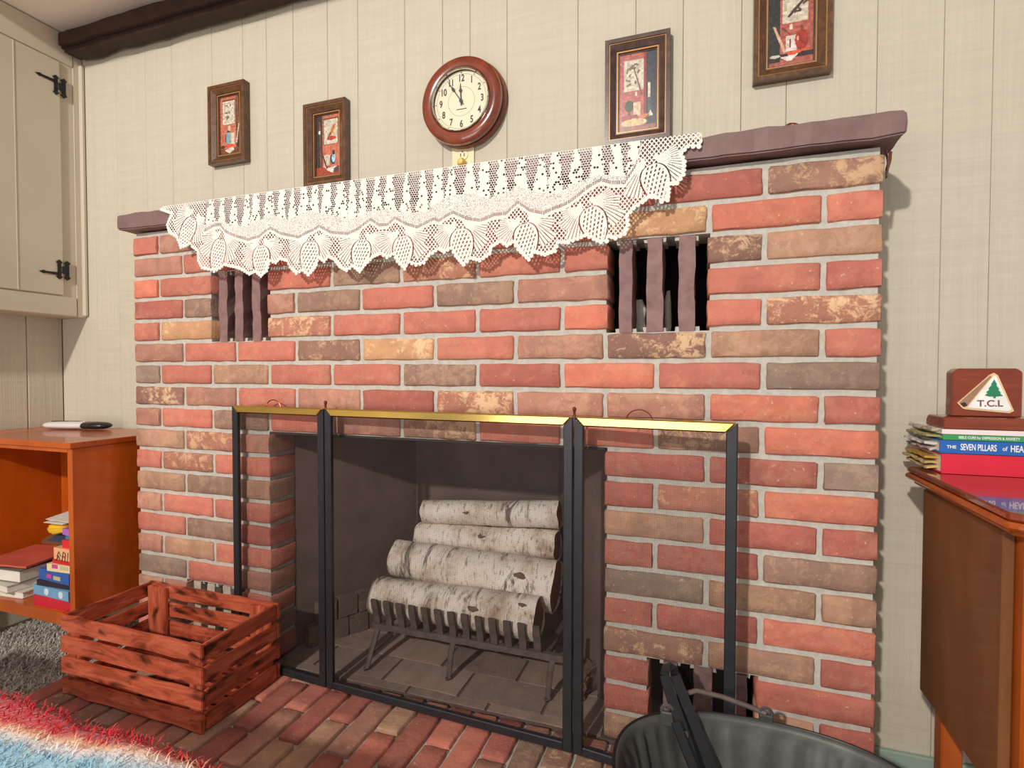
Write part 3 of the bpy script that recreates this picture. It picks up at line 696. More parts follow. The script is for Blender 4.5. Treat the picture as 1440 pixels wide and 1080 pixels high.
# ------------------------------------------------------------------ fire screen
fs = empty('fire_screen', (1.1, -.05, ZH)); tag(fs, 'three-panel black mesh fire screen with brass top rails', 'fire screen')
PS = [(.432, -.026), (.766, -.046), (1.437, -.071), (1.765, -.107)]
SH, TW, TD = .742, .021, .012
for i, (p, q) in enumerate(zip(PS, PS[1:])):
    d = Vector((q[0]-p[0], q[1]-p[1], 0)); L = d.length-.003; ang = math.atan2(d.y, d.x)
    o = Vector((p[0], p[1], ZH+.002)); 
    bm = bmesh.new()
    def addprism(poly):
        A = [bm.verts.new((a, -TD/2, b)) for a, b in poly]; B = [bm.verts.new((a, TD/2, b)) for a, b in poly]; n = len(poly)
        bm.faces.new(A); bm.faces.new(B[::-1])
        for j in range(n): bm.faces.new((A[j], A[(j+1) % n], B[(j+1) % n], B[j]))
    addprism([(0, 0), (TW, 0), (TW, SH-TW), (0, SH-.0006)]); addprism([(L-TW, 0), (L, 0), (L, SH-.0006), (L-TW, SH-TW)]); addprism([(TW, 0), (L-TW, 0), (L-TW, .020), (TW, .020)])
    bmesh.ops.recalc_face_normals(bm, faces=bm.faces); bmesh.ops.bevel(bm, geom=[e for e in bm.edges], offset=.0018, segments=1, affect='EDGES')
    pn = link('panel', from_bm(bm), M_screen, fs, o, (0, 0, ang))
    tp = prism([(.0008, SH), (TW+.0003, SH-TW), (L-TW-.0003, SH-TW), (L-.0008, SH)], 'y', -TD/2-.001, TD/2+.001, .003)
    t_ = link('top_rail', tp, M_brass, pn, (0, 0, 0), local=True); t_['label'] = 'polished brass top rail'
    P = .0032; wr = .00012; V = []; Fc = []
    def wire(x0, x1, z0, z1, y):
        k = len(V); V.extend([(x0, y-wr, z0), (x1, y-wr, z0), (x1, y-wr, z1), (x0, y-wr, z1), (x0, y+wr, z0), (x1, y+wr, z0), (x1, y+wr, z1), (x0, y+wr, z1)])
        Fc.extend([(k, k+1, k+2, k+3), (k+7, k+6, k+5, k+4), (k, k+4, k+5, k+1), (k+3, k+2, k+6, k+7), (k, k+3, k+7, k+4), (k+1, k+5, k+6, k+2)])
    x = TW
    while x < L-TW: wire(x-wr, x+wr, .018, SH-TW+.002, .002); x += P
    z = .02
    while z < SH-TW: wire(TW-.002, L-TW+.002, z-wr, z+wr, .0024); z += P
    wm = link('wire_mesh', mesh('wire_mesh', V, Fc), M_wire, pn, local=True); wm['kind'] = 'stuff'
    if i != 1:
        hx_ = L*(.43 if i == 0 else .42)
        hd = link('handle', tube([(hx_+.028*math.cos(t), TD/2+.004, SH-.008+.026*math.sin(t)) for t in np.linspace(0, PI, 14)], .0014, 6), M_copper, pn, local=True); hd['label'] = 'thin wire loop handle'
for j in (1, 2):
    p = PS[j]
    link('hinge_pin', lathe([(.0028, 0), (.0028, .012), (.0042, .014), (.0045, .019), (.002, .022), (0, .0225)], 12), M_copper, fs, (p[0]-.001, p[1]+.002, ZH+SH))

# ------------------------------------------------------------------ grate and logs
gt = empty('fire_grate', (1.1, .2, ZH)); tag(gt, 'cast iron fire grate with curved fins under the birch logs', 'grate')
YG = .098
link('front_bar', subbox(.808, 1.40, YG, YG+.014, .205, .222, .03, .002, 40, 1), M_iron, gt)
link('back_bar', subbox(.87, 1.32, .36, .372, .205, .22, .04, .002, 40, 2), M_iron, gt)
for x in (.83, .93, 1.03, 1.13, 1.23, 1.32): link('cross_bar', subbox(x, x+.014, YG+.0145, .359, .206, .219, .05, .002, 40, 3), M_iron, gt)
for i in range(15):
    x = .815+i*.0400
    if i in (13,): continue
    poly = [(YG+.001, .2225), (YG+.012, .2225), (YG+.008, .245), (YG-.002, .275), (YG-.010, .297), (YG-.018, .297), (YG-.012, .270), (YG-.003, .245)]
    f_ = link('fin', lumpy(prism(poly, 'x', x, x+.019), .0015, 60, i), M_iron, gt)
for i in range(9): link('fin', prism([(.371, .2205), (.361, .2205), (.366, .28), (.374, .28)], 'x', .88+i*.048, .898+i*.048), M_iron, gt)
for x, y in ((.816, .07), (1.055, YG+.004), (1.335, YG+.002)):
    link('leg', tube([(x+.008, YG+.006, .206), (x+.004, YG-.002, .18), (x, (y+YG)/2, .15), (x, y-.01, ZH+.006), (x-.006, y-.016, ZH+.006)], [.010, .010, .009, .008, .007], 8, .7), M_iron, gt)
for x in (.9, 1.3): link('leg', tube([(x, .364, .21), (x, .366, .15), (x, .37, ZH+.004)], .008, 8), M_iron, gt)
def log(name, a, b, ra, rb, label, seed, knots=()):
    a, b = Vector(a), Vector(b); d = b-a; L = d.length
    bm = bmesh.new(); n, m = 28, 16; rings = []
    from mathutils import noise as N
    for i in range(m+1):
        t = i/m; r = ra+(rb-ra)*t; ring = []
        for k in range(n):
            an = 2*PI*k/n; q = Vector((t*L*9, math.cos(an)*1.1, math.sin(an)*1.1+seed*7))
            rr = r*(1+.07*N.noise(q)+.05*N.noise(Vector((seed*5, math.cos(an), math.sin(an)))*1.2)+.015*N.noise(q*5))
            xo = .008*N.noise(Vector((an, seed, 3)))*(1 if i in (0, m) else 0)
            ring.append(bm.verts.new((t*L+xo, rr*math.cos(an), rr*math.sin(an))))
        rings.append(ring)
    for p, q in zip(rings, rings[1:]):
        for k in range(n): bm.faces.new((p[k], p[(k+1) % n], q[(k+1) % n], q[k]))
    me = from_bm(bm, smooth=True)
    rot = d.to_track_quat('X', 'Z').to_euler()
    root = empty(name, a, rot); tag(root, label, 'log', 'birch logs on the grate')
    o = link('bark', me, M_birch, root, (0, 0, 0), local=True)
    for t, r, s in ((.006, ra, -1), (L-.006, rb, 1)):
        e = lathe([(r*.93, -.002), (r*.93, .002), (r*.5, .004), (0, .004)], 28, 'x') if s > 0 else lathe([(r*.93, .002), (r*.93, -.002), (r*.5, -.004), (0, -.004)], 28, 'x')
        link('cut_end', e, M_endgrain, root, (t, 0, 0), local=True)
    for (t, an, sz) in knots:
        r = ra+(rb-ra)*t
        kn = lumpy(lathe([(0, .0015), (sz*.4, .0022), (sz*.8, .001), (sz*1.2, -.003)], 18, 'z', a=.62, b=1.5), .004, 90, seed)
        k = link('knot', kn, M_bark_dark, root, (t*L, r*math.cos(an)*.985, r*math.sin(an)*.985), local=True)
        k.rotation_euler = Vector((0, math.cos(an), math.sin(an))).to_track_quat('Z', 'X').to_euler()
    return root
log('birch_log', (.788, .158, .277), (1.292, .158, .281), .054, .058, 'lowest birch log lying on the grate fins', 1, ((.66, 2.7, .011), (.93, 2.2, .009)))
log('birch_log', (.795, .252, .360), (1.315, .258, .334), .056, .074, 'thickest birch log, second from the bottom of the pile', 2, ((.82, 2.6, .014),))
log('birch_log', (.825, .352, .404), (1.295, .352, .420), .044, .048, 'third birch log up with a dark knot at its middle', 3, ((.5, 2.6, .009),))
log('birch_log', (.845, .350, .484), (1.303, .345, .516), .038, .041, 'topmost birch log of the pile in the firebox', 4, ((.36, 2.9, .007),))
for i, (x, y, s) in enumerate(((1.40, .13, .026), (1.415, .17, .03), (1.385, .21, .022))):
    o = link('charred_chunk', lumpy(subbox(-s, s, -s*.7, s*.7, 0, s*2.2, s*.8, .006, 30, i, .004), .006, 40, i), M_bark_dark, None, (x, y, ZH+.001), (0, .0, i)); tag(o, ['charred lump nearest the hearth at the right end of the grate', 'largest charred lump at the right end of the grate', 'charred lump farthest back at the right end of the grate'][i], 'wood', 'charred lumps beside the grate')

# ------------------------------------------------------------------ slatted crate
CX0, CX1, CY0, CY1, CH = .130, .615, -.296, -.050, .205
cr = empty('wooden_crate', ((CX0+CX1)/2, (CY0+CY1)/2, ZH)); tag(cr, 'red-stained slatted wooden crate on the hearth', 'crate')
sw, gap, th = .041, .0137, .010
def slat(name, x0, x1, y0, y1, z0, z1, seed):
    cxm, cym, czm = (x0+x1)/2, (y0+y1)/2, (z0+z1)/2
    along_y = (y1-y0) > (x1-x0)
    L = (y1-y0) if along_y else (x1-x0); T = (x1-x0) if along_y else (y1-y0)
    m = subbox(-L/2, L/2, -T/2, T/2, -(z1-z0)/2, (z1-z0)/2, .05, .0028, 22, seed, .002)
    return link(name, m, M_crate, cr, (cxm, cym, czm), (0, 0, PI/2 if along_y else 0))
for i in range(4):
    z0 = ZH+.003+i*(sw+gap); z1 = z0+sw
    slat('slat', CX0, CX1, CY0, CY0+th, z0, z1, 10+i)
    slat('slat', CX0, CX1, CY1-th, CY1, z0, z1, 20+i)
    slat('slat', CX0+.001, CX0+th+.001, CY0+th+.001, CY1-th-.001, z0, z1, 30+i)
    slat('slat', CX1-th-.001, CX1-.001, CY0+th+.001, CY1-th-.001, z0, z1, 40+i)
for x, y, pw in ((CX0+.013, CY0+.0115, .042), (CX1-.055, CY0+.0115, .042), (CX0+.013, CY1-.0235, .072), (CX1-.085, CY1-.0235, .072)):
    m = subbox(-(CH-.008)/2, (CH-.008)/2, -pw/2, pw/2, -.006, .006, .05, .002, 20, int(x*90), .002)
    o = link('corner_post', m, M_crate, cr, (x+pw/2, y+.006, ZH+.004+(CH-.008)/2))
    o.rotation_euler = Matrix(((0, 1, 0), (0, 0, 1), (1, 0, 0))).to_euler()      # length upright, width along x
for i in range(6):
    y = CY0+.014+i*.0375
    m = subbox(-(CX1-CX0-.03)/2, (CX1-CX0-.03)/2, -.014, .014, -.003, .003, .06, .0015, 22, 60+i)
    link('base_slat', m, M_crate, cr, ((CX0+CX1)/2, y+.014, ZH+.008))
for i, (x, y, a, s) in enumerate(((.27, -.17, .5, .03), (.36, -.13, 1.1, .035), (.42, -.21, .2, .028))):
    o = link('paper_scrap', lumpy(subbox(-s, s, -s*.6, s*.6, 0, .003, .012, .004, 50, i), .002, 40, i), M_paper, None, (x, y, ZH+.0145), (0, 0, a))
    tag(o, ['crumpled white paper scrap in the crate, nearest its left end', 'crumpled white paper scrap in the crate, nearest its back', 'crumpled white paper scrap in the crate, nearest its front'][i], 'paper', 'paper scraps in the crate')

# ------------------------------------------------------------------ coal scuttle and tongs
SCX, SCY, SCZ = 1.802, -.305, .300
scu = empty('coal_scuttle', (SCX, SCY, ZH)); tag(scu, 'black oval ribbed iron coal scuttle on the hearth', 'coal scuttle')
def oval_shell(prof, n=96, ribs=0):
    bm = bmesh.new(); rings = []
    for (a, b, z, rib) in prof:
        ring = []
        for i in range(n):
            t = 2*PI*i/n; e = .86
            c, s = math.cos(t), math.sin(t); k = 1+rib*(.5+.5*math.cos(t*ribs)) if ribs else 1
            ring.append(bm.verts.new((a*k*math.copysign(abs(c)**e, c), b*k*math.copysign(abs(s)**e, s), z)))
        rings.append(ring)
    for p, q in zip(rings, rings[1:]):
        for i in range(n): bm.faces.new((p[i], p[(i+1) % n], q[(i+1) % n], q[i]))
    return from_bm(bm, smooth=True)
RB = .05
bz = ZH+.002-ZH
prof = [(.001, .001, .002, 0), (.170, .105, .002, 0), (.178, .112, .012, 0), (.190, .120, .035, RB), (.224, .149, .174, RB), (.234, .157, .183, 0), (.239, .1605, .193, 0), (.242, .163, .1955, 0), (.242, .163, .1985, 0), (.237, .1585, .198, 0),
        (.232, .154, .190, 0), (.230, .153, .183, 0), (.220, .145, .174, RB), (.186, .117, .035, RB), (.174, .108, .016, 0), (.166, .101, .008, 0), (.001, .001, .008, 0)]
link('bucket', oval_shell(prof, 120, 34), M_scuttle, scu, (SCX, SCY, ZH))
link('rim', tube([(SCX+.242*math.copysign(abs(math.cos(t))**.86, math.cos(t)), SCY+.163*math.copysign(abs(math.sin(t))**.86, math.sin(t)), .302) for t in np.linspace(0, 2*PI, 72, endpoint=False)], .0032, 6, closed=True), M_black, scu)
for x, y in ((1.640, -.193), (1.812, -.142)):
    lug = link('handle_lug', box(x-.012, x+.012, y-.004, y+.004, .290, .316, .002), M_scuttle, scu)
    link('eye', tube([(x+.010*math.cos(t), y, .318+.010*math.sin(t)) for t in np.linspace(0, 2*PI, 16, endpoint=False)], .0032, 6, closed=True), M_scuttle, lug)
link('bail_handle', tube([(1.640, -.186, .318), (1.655, -.165, .33), (1.690, -.142, .336), (1.735, -.135, .330), (1.785, -.138, .322), (1.812, -.142, .318)], .0048, 8), M_iron, scu)
tg = empty('fire_tongs', (1.70, -.23, .2)); tag(tg, 'pair of flat black iron fire tongs leaning in the coal scuttle', 'tongs')
def strap(pts, w, t):
    pts = [Vector(p) for p in pts]; bm = bmesh.new(); R_ = []
    vdir = Vector((1.686, -1.2, .946))
    for i, p in enumerate(pts):
        d = (pts[min(i+1, len(pts)-1)]-pts[max(i-1, 0)]).normalized(); nrm = Vector((.35, -.8, .5)).normalized(); s = d.cross(nrm).normalized(); nrm = s.cross(d)
        R_.append([bm.verts.new(p+s*a*w/2+nrm*b*t/2) for a, b in ((-1, -1), (1, -1), (1, 1), (-1, 1))])
    for p, q in zip(R_, R_[1:]):
        for k in range(4): bm.faces.new((p[k], p[(k+1) % 4], q[(k+1) % 4], q[k]))
    bm.faces.new(R_[0][::-1]); bm.faces.new(R_[-1]); return from_bm(bm)
link('arm', strap([(1.633, -.165, .368), (1.648, -.183, .335), (1.668, -.205, .295), (1.690, -.23, .245), (1.715, -.26, .19), (1.735, -.285, .135)], .019, .005), M_black, tg)
link('arm', strap([(1.652, -.155, .366), (1.668, -.170, .335), (1.690, -.19, .295), (1.715, -.215, .245), (1.742, -.245, .19), (1.765, -.27, .135)], .019, .005), M_black, tg)
link('bow', strap([(1.633, -.165, .368), (1.636, -.162, .380), (1.643, -.16, .383), (1.650, -.156, .377), (1.652, -.155, .366)], .016, .005), M_black, tg)
link('grip', strap([(1.655, -.222, .318), (1.672, -.236, .285), (1.692, -.252, .25), (1.716, -.272, .2), (1.735, -.29, .15)], .014, .006), M_black, tg)
link('rivet', lathe([(.006, -.004), (.007, 0), (.004, .004), (0, .005)], 12, 'y'), M_iron, tg, (1.672, -.212, .292))

# ------------------------------------------------------------------ bookcase on the left
SX1, SY0, SY1, SZT, SZB = -.052, -.150, DW-.018, .735, .212
bcs = empty('bookcase', (-.35, .02, 0)); tag(bcs, 'low open brown wooden bookcase in the corner beside the hearth', 'bookcase')
link('top', box(XL+.004, SX1+.004, SY0-.008, SY1, SZT-.018, SZT, .003, 2), M_shelfwood, bcs)
link('side', box(SX1-.022, SX1-.001, SY0, SY1-.006, SZB-.03, SZT-.0185, .001), M_shelfwood, bcs)
link('side', box(XL+.006, XL+.028, SY0, SY1-.006, SZB-.03, SZT-.0185, .001), M_shelfwood, bcs)
link('back', box(XL+.029, SX1-.023, SY1-.014, SY1-.007, SZB+.001, SZT-.019), M_shelfwood, bcs)
link('shelf', box(XL+.029, SX1-.0225, SY0+.004, SY1-.0145, SZB-.014, SZB), M_shelfwood, bcs)
link('top_rail', box(XL+.029, SX1-.0225, SY0, SY0+.016, SZT-.030, SZT-.019), M_shelfwood, bcs)
link('bottom_rail', box(XL+.029, SX1-.0225, SY0-.001, SY0+.003, SZB-.03, SZB+.006, .001), M_shelfwood, bcs)
for x in (XL+.008, SX1-.032):
    for y in (SY0+.01, SY1-.045): link('leg', prism([(x, y), (x+.028, y), (x+.028, y+.028), (x, y+.028)], 'z', 0, SZB-.0305), M_shelfwood, bcs)
def book(name, label, c, w, d, t, loc, rz=0, group=None, spine=True, tilt=0., pages=None, cat='book'):
    """lying book: w along x, d along y, spine (or fore edge) towards -y; loc is the base centre"""
    r = empty(name, loc, (0, tilt, rz)); tag(r, label, cat, group); cm = cover(c)
    ct = .0022
    bm = bmesh.new(); bm_box(bm, -w/2, w/2, -d/2, d/2, 0, ct); bm_box(bm, -w/2, w/2, -d/2, d/2, t-ct, t)
    if spine: bm_box(bm, -w/2, w/2, -d/2, -d/2+ct, ct, t-ct)
    link('cover', from_bm(bm), cm, r, local=True)
    link('pages', box(-w/2+.003, w/2-.003, -d/2+(ct+.0002 if spine else .004), d/2-.004, ct+.0001, t-ct-.0001), pages or M_pages, r, local=True)
    return r
G1 = 'books piled on the bookcase shelf'
z = SZB+.0008
stack = [('crimson book at the bottom of the right pile on the bookcase shelf', (206, 44, 62), .172, .13, .031, -.196, -.062, .02), ('sky-blue picture-covered book lying on the crimson book', (118, 172, 214), .172, .125, .030, -.197, -.066, -.03),
         ('thin dark purple book in the right pile on the bookcase shelf', (48, 34, 50), .160, .12, .017, -.188, -.064, .05), ('royal blue book with a pink patch in the right pile', (48, 96, 176), .150, .12, .034, -.185, -.066, -.04),
         ('cream paperback above the royal blue book', (236, 220, 168), .112, .11, .022, -.158, -.072, .06), ('thin scarlet book under the pale orange book', (206, 28, 34), .096, .10, .012, -.150, -.072, 0.0),
         ('pale orange book with brown lettering high in the right pile', (240, 178, 132), .092, .10, .036, -.146, -.072, -.03), ('bright red book near the top of the right pile', (222, 40, 48), .070, .09, .024, -.128, -.070, .05), ('small teal book below the purple one', (60, 120, 160), .062, .09, .010, -.125, -.065, 0),
         ('purple book on top of the right pile', (176, 104, 190), .082, .10, .020, -.132, -.060, -.12)]
for i, (lb, c, w, d, t, x, y, rz) in enumerate(stack):
    b_ = book('book', lb, c, w, d, t, (x, y, z), rz, G1)
    if 'orange' in lb:
        for k, (xa, za, xb, zb) in enumerate(((-.03, .010, -.02, .026), (-.02, .026, -.012, .012), (-.004, .010, .002, .027), (.002, .027, .012, .022), (.012, .022, .010, .010), (.022, .010, .024, .027))):
            link('lettering', tube([(xa, -d/2-.0006, za), (xb, -d/2-.0006, zb)], .0012, 5), M_ink, b_, local=True)
    if 'royal' in lb:
        link('patch', box(-.034, -.010, -d/2-.0009, -d/2-.0001, .010, .022), cover((214, 70, 150)), b_, local=True); link('patch', box(.0, .034, -d/2-.0009, -d/2-.0001, .008, .020), cover((206, 190, 150)), b_, local=True)
    if 'sky' in lb:
        for xx in (-.02, .05): link('patch', lathe([(.011, -.0006), (.011, 0), (0, .0001)], 16, 'y'), cover((220, 236, 244)), b_, (xx, -d/2-.0001, .015), local=True)
    z += t+.0009
z2 = SZB+.0008
for lb, c, w, d, t, x, y, rz in (('plain cream book at the bottom of the left pile on the shelf', (226, 218, 200), .17, .16, .020, -.45, -.045, .1), ('pale grey book in the middle of the left pile', (200, 196, 186), .22, .2, .024, -.492, -.03, -.10), ('large grey-green book with white pages in the left pile', (128, 124, 106), .20, .19, .040, -.488, -.025, .08)):
    book('book', lb, c, w, d, t, (x, y, z2), rz, G1, spine=False, pages=M_paper); z2 += t+.0009
mg = link('magazine', lumpy(subbox(-.1, .1, -.1, .1, 0, .006, .02, .003, 12, 3), .002, 20, 1), cover((206, 96, 78)), None, (-.485, -.02, z2+.0055), (.0, 0, .2)); tag(mg, 'salmon-red magazine on top of the left pile in the bookcase', 'magazine', G1)
fd = link('folder', subbox(-.06, .06, -.05, .05, 0, .010, .03, .003, 20, 2), cover((122, 84, 60)), None, (-.332, .012, .385), (.34, 0, .2)); tag(fd, 'brown folder leaning behind the books on the shelf', 'folder')
link('panel', box(-.035, .03, -.048, .045, .0105, .013), cover((62, 76, 100)), fd, (0, 0, 0), local=True)
bk2 = book('book', 'brown book lying behind the right pile on the shelf', (110, 80, 60), .14, .07, .05, (-.20, .11, SZB+.0008), 0, G1)
yp = link('pouch', lumpy(subbox(-.045, .045, -.03, .03, 0, .030, .012, .004, 30, 4, .008), .004, 25, 2), cover((240, 190, 40)), None, (-.325, .0, .408), (.25, -.1, .25)); tag(yp, 'yellow packet with a green corner among the shelf books', 'packet')
link('corner', box(.018, .046, -.0325, -.0305, .002, .022, .001), cover((60, 130, 70)), yp, (0, 0, 0), local=True)
bk3 = book('book', 'blue-grey book holding up the yellow packet', (90, 110, 140), .09, .07, .145, (-.330, .03, SZB+.0008), 0, G1)
for i, (x, z_, a, b_) in enumerate(((-.315, .446, .1, -.1), (-.295, .458, .12, .05))):
    o = link('paper_sheet', subbox(-.055, .055, -.04, .04, 0, .002, .02, .002, 14, i), M_paper, None, (x, -.01, z_), (a, b_*.6, b_)); tag(o, ['loose white sheet sticking out of the right pile, the lower one', 'loose white sheet sticking out of the right pile, the upper one'][i], 'paper', 'loose sheets in the bookcase')
# handset on top
rm = empty('remote_control', (-.45, .10, SZT)); tag(rm, 'white and black remote control lying on the bookcase top', 'remote')
def blob(pts, w, h):
    bm = bmesh.new(); R_ = []; n = 14
    for i, (x, s) in enumerate(pts):
        R_.append([bm.verts.new((x, w*s*math.cos(2*PI*k/n), h*s*math.sin(2*PI*k/n)+h)) for k in range(n)])
    for p, q in zip(R_, R_[1:]):
        for k in range(n): bm.faces.new((p[k], p[(k+1) % n], q[(k+1) % n], q[k]))
    bm.faces.new(R_[0][::-1]); bm.faces.new(R_[-1]); return from_bm(bm, smooth=True)
link('body', blob([(-.11, .25), (-.105, .6), (-.09, .85), (-.05, .95), (0, 1), (.04, .95), (.05, .9)], .032, .0145), M_plas_w, rm, (-.45, .10, SZT+.0005), (0, 0, .25))
link('grip', blob([(.0505, .92), (.09, .95), (.12, .85), (.135, .55), (.14, .2)], .032, .0145), M_plas_k, rm, (-.45, .10, SZT+.0005), (0, 0, .25))
link('button_pad', box(-.085, .02, -.006, .014, .0275, .0295, .001), M_plas_k, rm, (-.45, .10, SZT+.0005), (0, 0, .25))

# ------------------------------------------------------------------ drop-leaf table on the right
TX0, TY0, TY1, TZ = 2.088, -.320, .075, .755
tb = empty('drop_leaf_table', (2.4, -.1, 0)); tag(tb, 'glossy reddish-brown drop-leaf table with its leaf hanging down', 'table')
def edge_poly(e): return [(TX0+e+.0, TY1-e), (TX0-.004+e, TY0+.012+e), (TX0+.010+e, TY0+e), (2.85, TY0+e), (2.85, TY1-e)]
link('top', prism(edge_poly(.004), 'z', TZ-.012, TZ, .003), M_tabletop, tb)
link('edge_moulding', prism(edge_poly(.0), 'z', TZ-.024, TZ-.0125, .004), M_tablewood, tb)
link('under_moulding', prism(edge_poly(.012), 'z', TZ-.034, TZ-.0245, .003), M_tablewood, tb)
link('drop_leaf', box(TX0+.012, TX0+.027, -.268, .015, .330, TZ-.0345, .002), M_leafwood, tb)
link('front_stile', box(TX0+.028, TX0+.078, -.288, -.258, .02, TZ-.036, .003), M_tablewood, tb)
link('front_panel', box(TX0+.079, 2.8, -.284, -.262, .30, TZ-.036, .002), M_tablewood, tb)
link('apron', box(TX0+.03, 2.8, -.257, .03, TZ-.09, TZ-.036), M_tablewood, tb)
for x, y in ((TX0+.036, -.02), (2.76, -.02), (2.76, -.25)): link('leg', prism([(x, y), (x+.034, y), (x+.034, y+.034), (x, y+.034)], 'z', 0, TZ-.0905, .003), M_tablewood, tb)
link('knob', lathe([(.006, 0), (.005, -.012), (.010, -.018), (.011, -.024), (.006, -.029), (0, -.03)], 16, 'y'), M_brass, tb, (TX0+.11, -.2845, .53))
BX = 2.119
def rbook(label, c, w, d, t, x0, z, y0=0., rz=0): return book('book', label, c, w, d, t, (x0+w/2, y0+d/2, z), rz, 'books under the plaque on the table')
r1 = rbook('thick red book at the bottom of the table pile', (222, 42, 66), .30, .17, .037, BX+.002, TZ+.0008, -.004)
r2 = rbook('blue book with white serif title on its spine', (40, 104, 186), .30, .17, .024, BX, TZ+.0388, -.001)
r3 = rbook('green booklet with white title on its spine', (66, 158, 92), .28, .15, .010, BX-.004+.01, TZ+.0636, .002)
r4 = rbook('thin white booklet on top of the green one', (238, 228, 226), .28, .16, .009, BX+.004, TZ+.0744, .001)
# page edges fan out at the pile's left end
for i, (x, z_, l, c) in enumerate(((BX-.012, .006, .11, (214, 190, 130)), (BX-.016, .016, .12, (200, 176, 120)), (BX-.014, .026, .10, (190, 150, 60)), (BX-.010, .042, .10, (196, 190, 186)), (BX-.016, .052, .11, (210, 208, 204)), (BX-.014, .0665, .10, (176, 164, 110)), (BX-.006, .0775, .11, (188, 170, 150)))):
    rt_ = (r1, r1, r1, r2, r2, r3, r4)[i]
    m = lumpy(subbox(x, x+.03, .02, .02+l, TZ+z_, TZ+z_+.0045, .012, .003, 60, i), .003, 45, i)
    link('curled_pages', m, plain('curl%d' % i, c, .8, nscale=50), rt_)
text('title', 'THE', .008, M_whitetext, r2, (BX+.018, -.0016, TZ+.0505), (PI/2, 0, 0), .0002, .0002)
tt = text('title', 'SEVEN PILLARS', .0165, M_whitetext, r2, (BX+.059, -.0016, TZ+.0508), (PI/2, 0, 0), .0002, .0003, sx=.50)
text('title', 'of', .011, M_whitetext, r2, (BX+.098, -.0016, TZ+.0505), (PI/2, 0, 0), .0002, .0001, sx=.8)
text('title', 'HEALTH', .0165, M_whitetext, r2, (BX+.106, -.0016, TZ+.0508), (PI/2, 0, 0), .0002, .0003, 'LEFT', sx=.62)
text('title', 'BIBLE CURE for DEPRESSION & ANXIETY', .0068, M_whitetext, r3, (BX+.03, .0014, TZ+.0686), (PI/2, 0, 0), .0002, .0001, 'LEFT', sx=.75)
# plaque
PZ0 = TZ+.0842
pq = empty('plaque', (2.20, .03, PZ0)); tag(pq, 'brown wooden plaque with a triangular T.C.L emblem on the books', 'plaque')
link('base', prism([(.000, PZ0), (.0, PZ0+.012), (.006, PZ0+.022), (.075, PZ0+.022), (.085, PZ0+.012), (.085, PZ0)], 'x', 2.126, 2.275, .002), M_plaque, pq)
link('upright', prism([(2.146, PZ0+.0225), (2.146, PZ0+.106), (2.154, PZ0+.113), (2.244, PZ0+.113), (2.252, PZ0+.106), (2.252, PZ0+.0225)], 'y', .022, .052, .002), M_plaque, pq)
EX, EZ, EY = 2.1525, PZ0+.036, .0215
em = lambda pts: [(EX+a*.086, EZ+b*.069) for a, b in pts]
e1 = link('emblem', prism(em([(.0, .17), (.10, .02), (.16, .0), (.92, -.08), (1.0, -.02), (.71, .93), (.64, 1.0), (.57, .95)]), 'y', EY-.0025, EY), plain('emblem_edge', (232, 196, 150), .5, bmp=0), pq)
link('page', prism(em([(.18, .05), (.90, -.03), (.95, .02), (.67, .92), (.62, .9)]), 'y', EY-.0033, EY-.0026), plain('emblem_white', (240, 240, 236), .5, bmp=0), e1)
link('book_edge', prism(em([(.03, .18), (.11, .06), (.17, .09), (.60, .90), (.57, .92)]), 'y', EY-.0033, EY-.0026), plain('emblem_tan', (160, 126, 96), .5, bmp=0), e1)
link('book_foot', prism(em([(.05, .16), (.11, .07), (.18, .11), (.13, .2)]), 'y', EY-.0038, EY-.0034), M_ink, e1)
tree = [(.56, .36), (.48, .39), (.53, .45), (.50, .47), (.56, .55), (.54, .57), (.60, .68), (.585, .69), (.64, .82), (.69, .68), (.675, .67), (.73, .56), (.71, .55), (.76, .46), (.74, .45), (.80, .38), (.67, .36), (.67, .32), (.63, .32), (.63, .36)]
link('fir_tree', prism(em(tree), 'y', EY-.004, EY-.0034), plain('emblem_green', (34, 130, 92), .5, bmp=0), e1)
text('lettering', 'T.C.L', .0165, plain('emblem_ink', (120, 88, 84), .5, bmp=0), e1, (EX+.0495, EY-.0034, EZ+.0115), (PI/2, -.02, 0), .0003, .0004, sx=1.05)

# ------------------------------------------------------------------ clock and outlet
ck = empty('wall_clock', (1.062, DW, 1.697)); tag(ck, 'round reddish wooden wall clock with cream dial', 'clock')
kc = (1.062, DW-.001, 1.697)
link('case', lathe([(.100, 0), (.122, -.002), (.124, -.010), (.121, -.016), (.112, -.019), (.105, -.020)], 64, 'y'), M_clockwood, ck, (1.064, DW-.001, 1.700))
link('rim', lathe([(.106, -.0205), (.117, -.022), (.1205, -.030), (.119, -.040), (.112, -.046), (.098, -.048), (.090, -.046), (.088, -.040), (.088, -.0205), (.106, -.0205)], 64, 'y', cap=False), M_clockwood, ck, kc)
link('bezel', lathe([(.088, -.041), (.0885, -.047), (.0862, -.050), (.0835, -.047), (.083, -.041), (.088, -.041)], 64, 'y', cap=False), M_chrome, ck, kc)
dl = link('dial', lathe([(.0832, -.030), (.0832, -.034), (0, -.034)], 64, 'y'), M_dial, ck, kc)
yd = DW-.001-.0346
for h in range(1, 13):
    a = PI/2-h*PI/6; r = .0625
    text('numeral', str(h), .0265, M_ink, dl, (kc[0]+r*math.cos(a), yd, kc[2]+r*math.sin(a)), (PI/2, 0, 0), .0002, .0006, sx=.72)
    link('hour_dot', lathe([(.0016, 0), (.0016, -.0006), (0, -.0006)], 10, 'y'), M_ink, dl, (kc[0]+.0785*math.cos(a), yd+.0005, kc[2]+.0785*math.sin(a)))
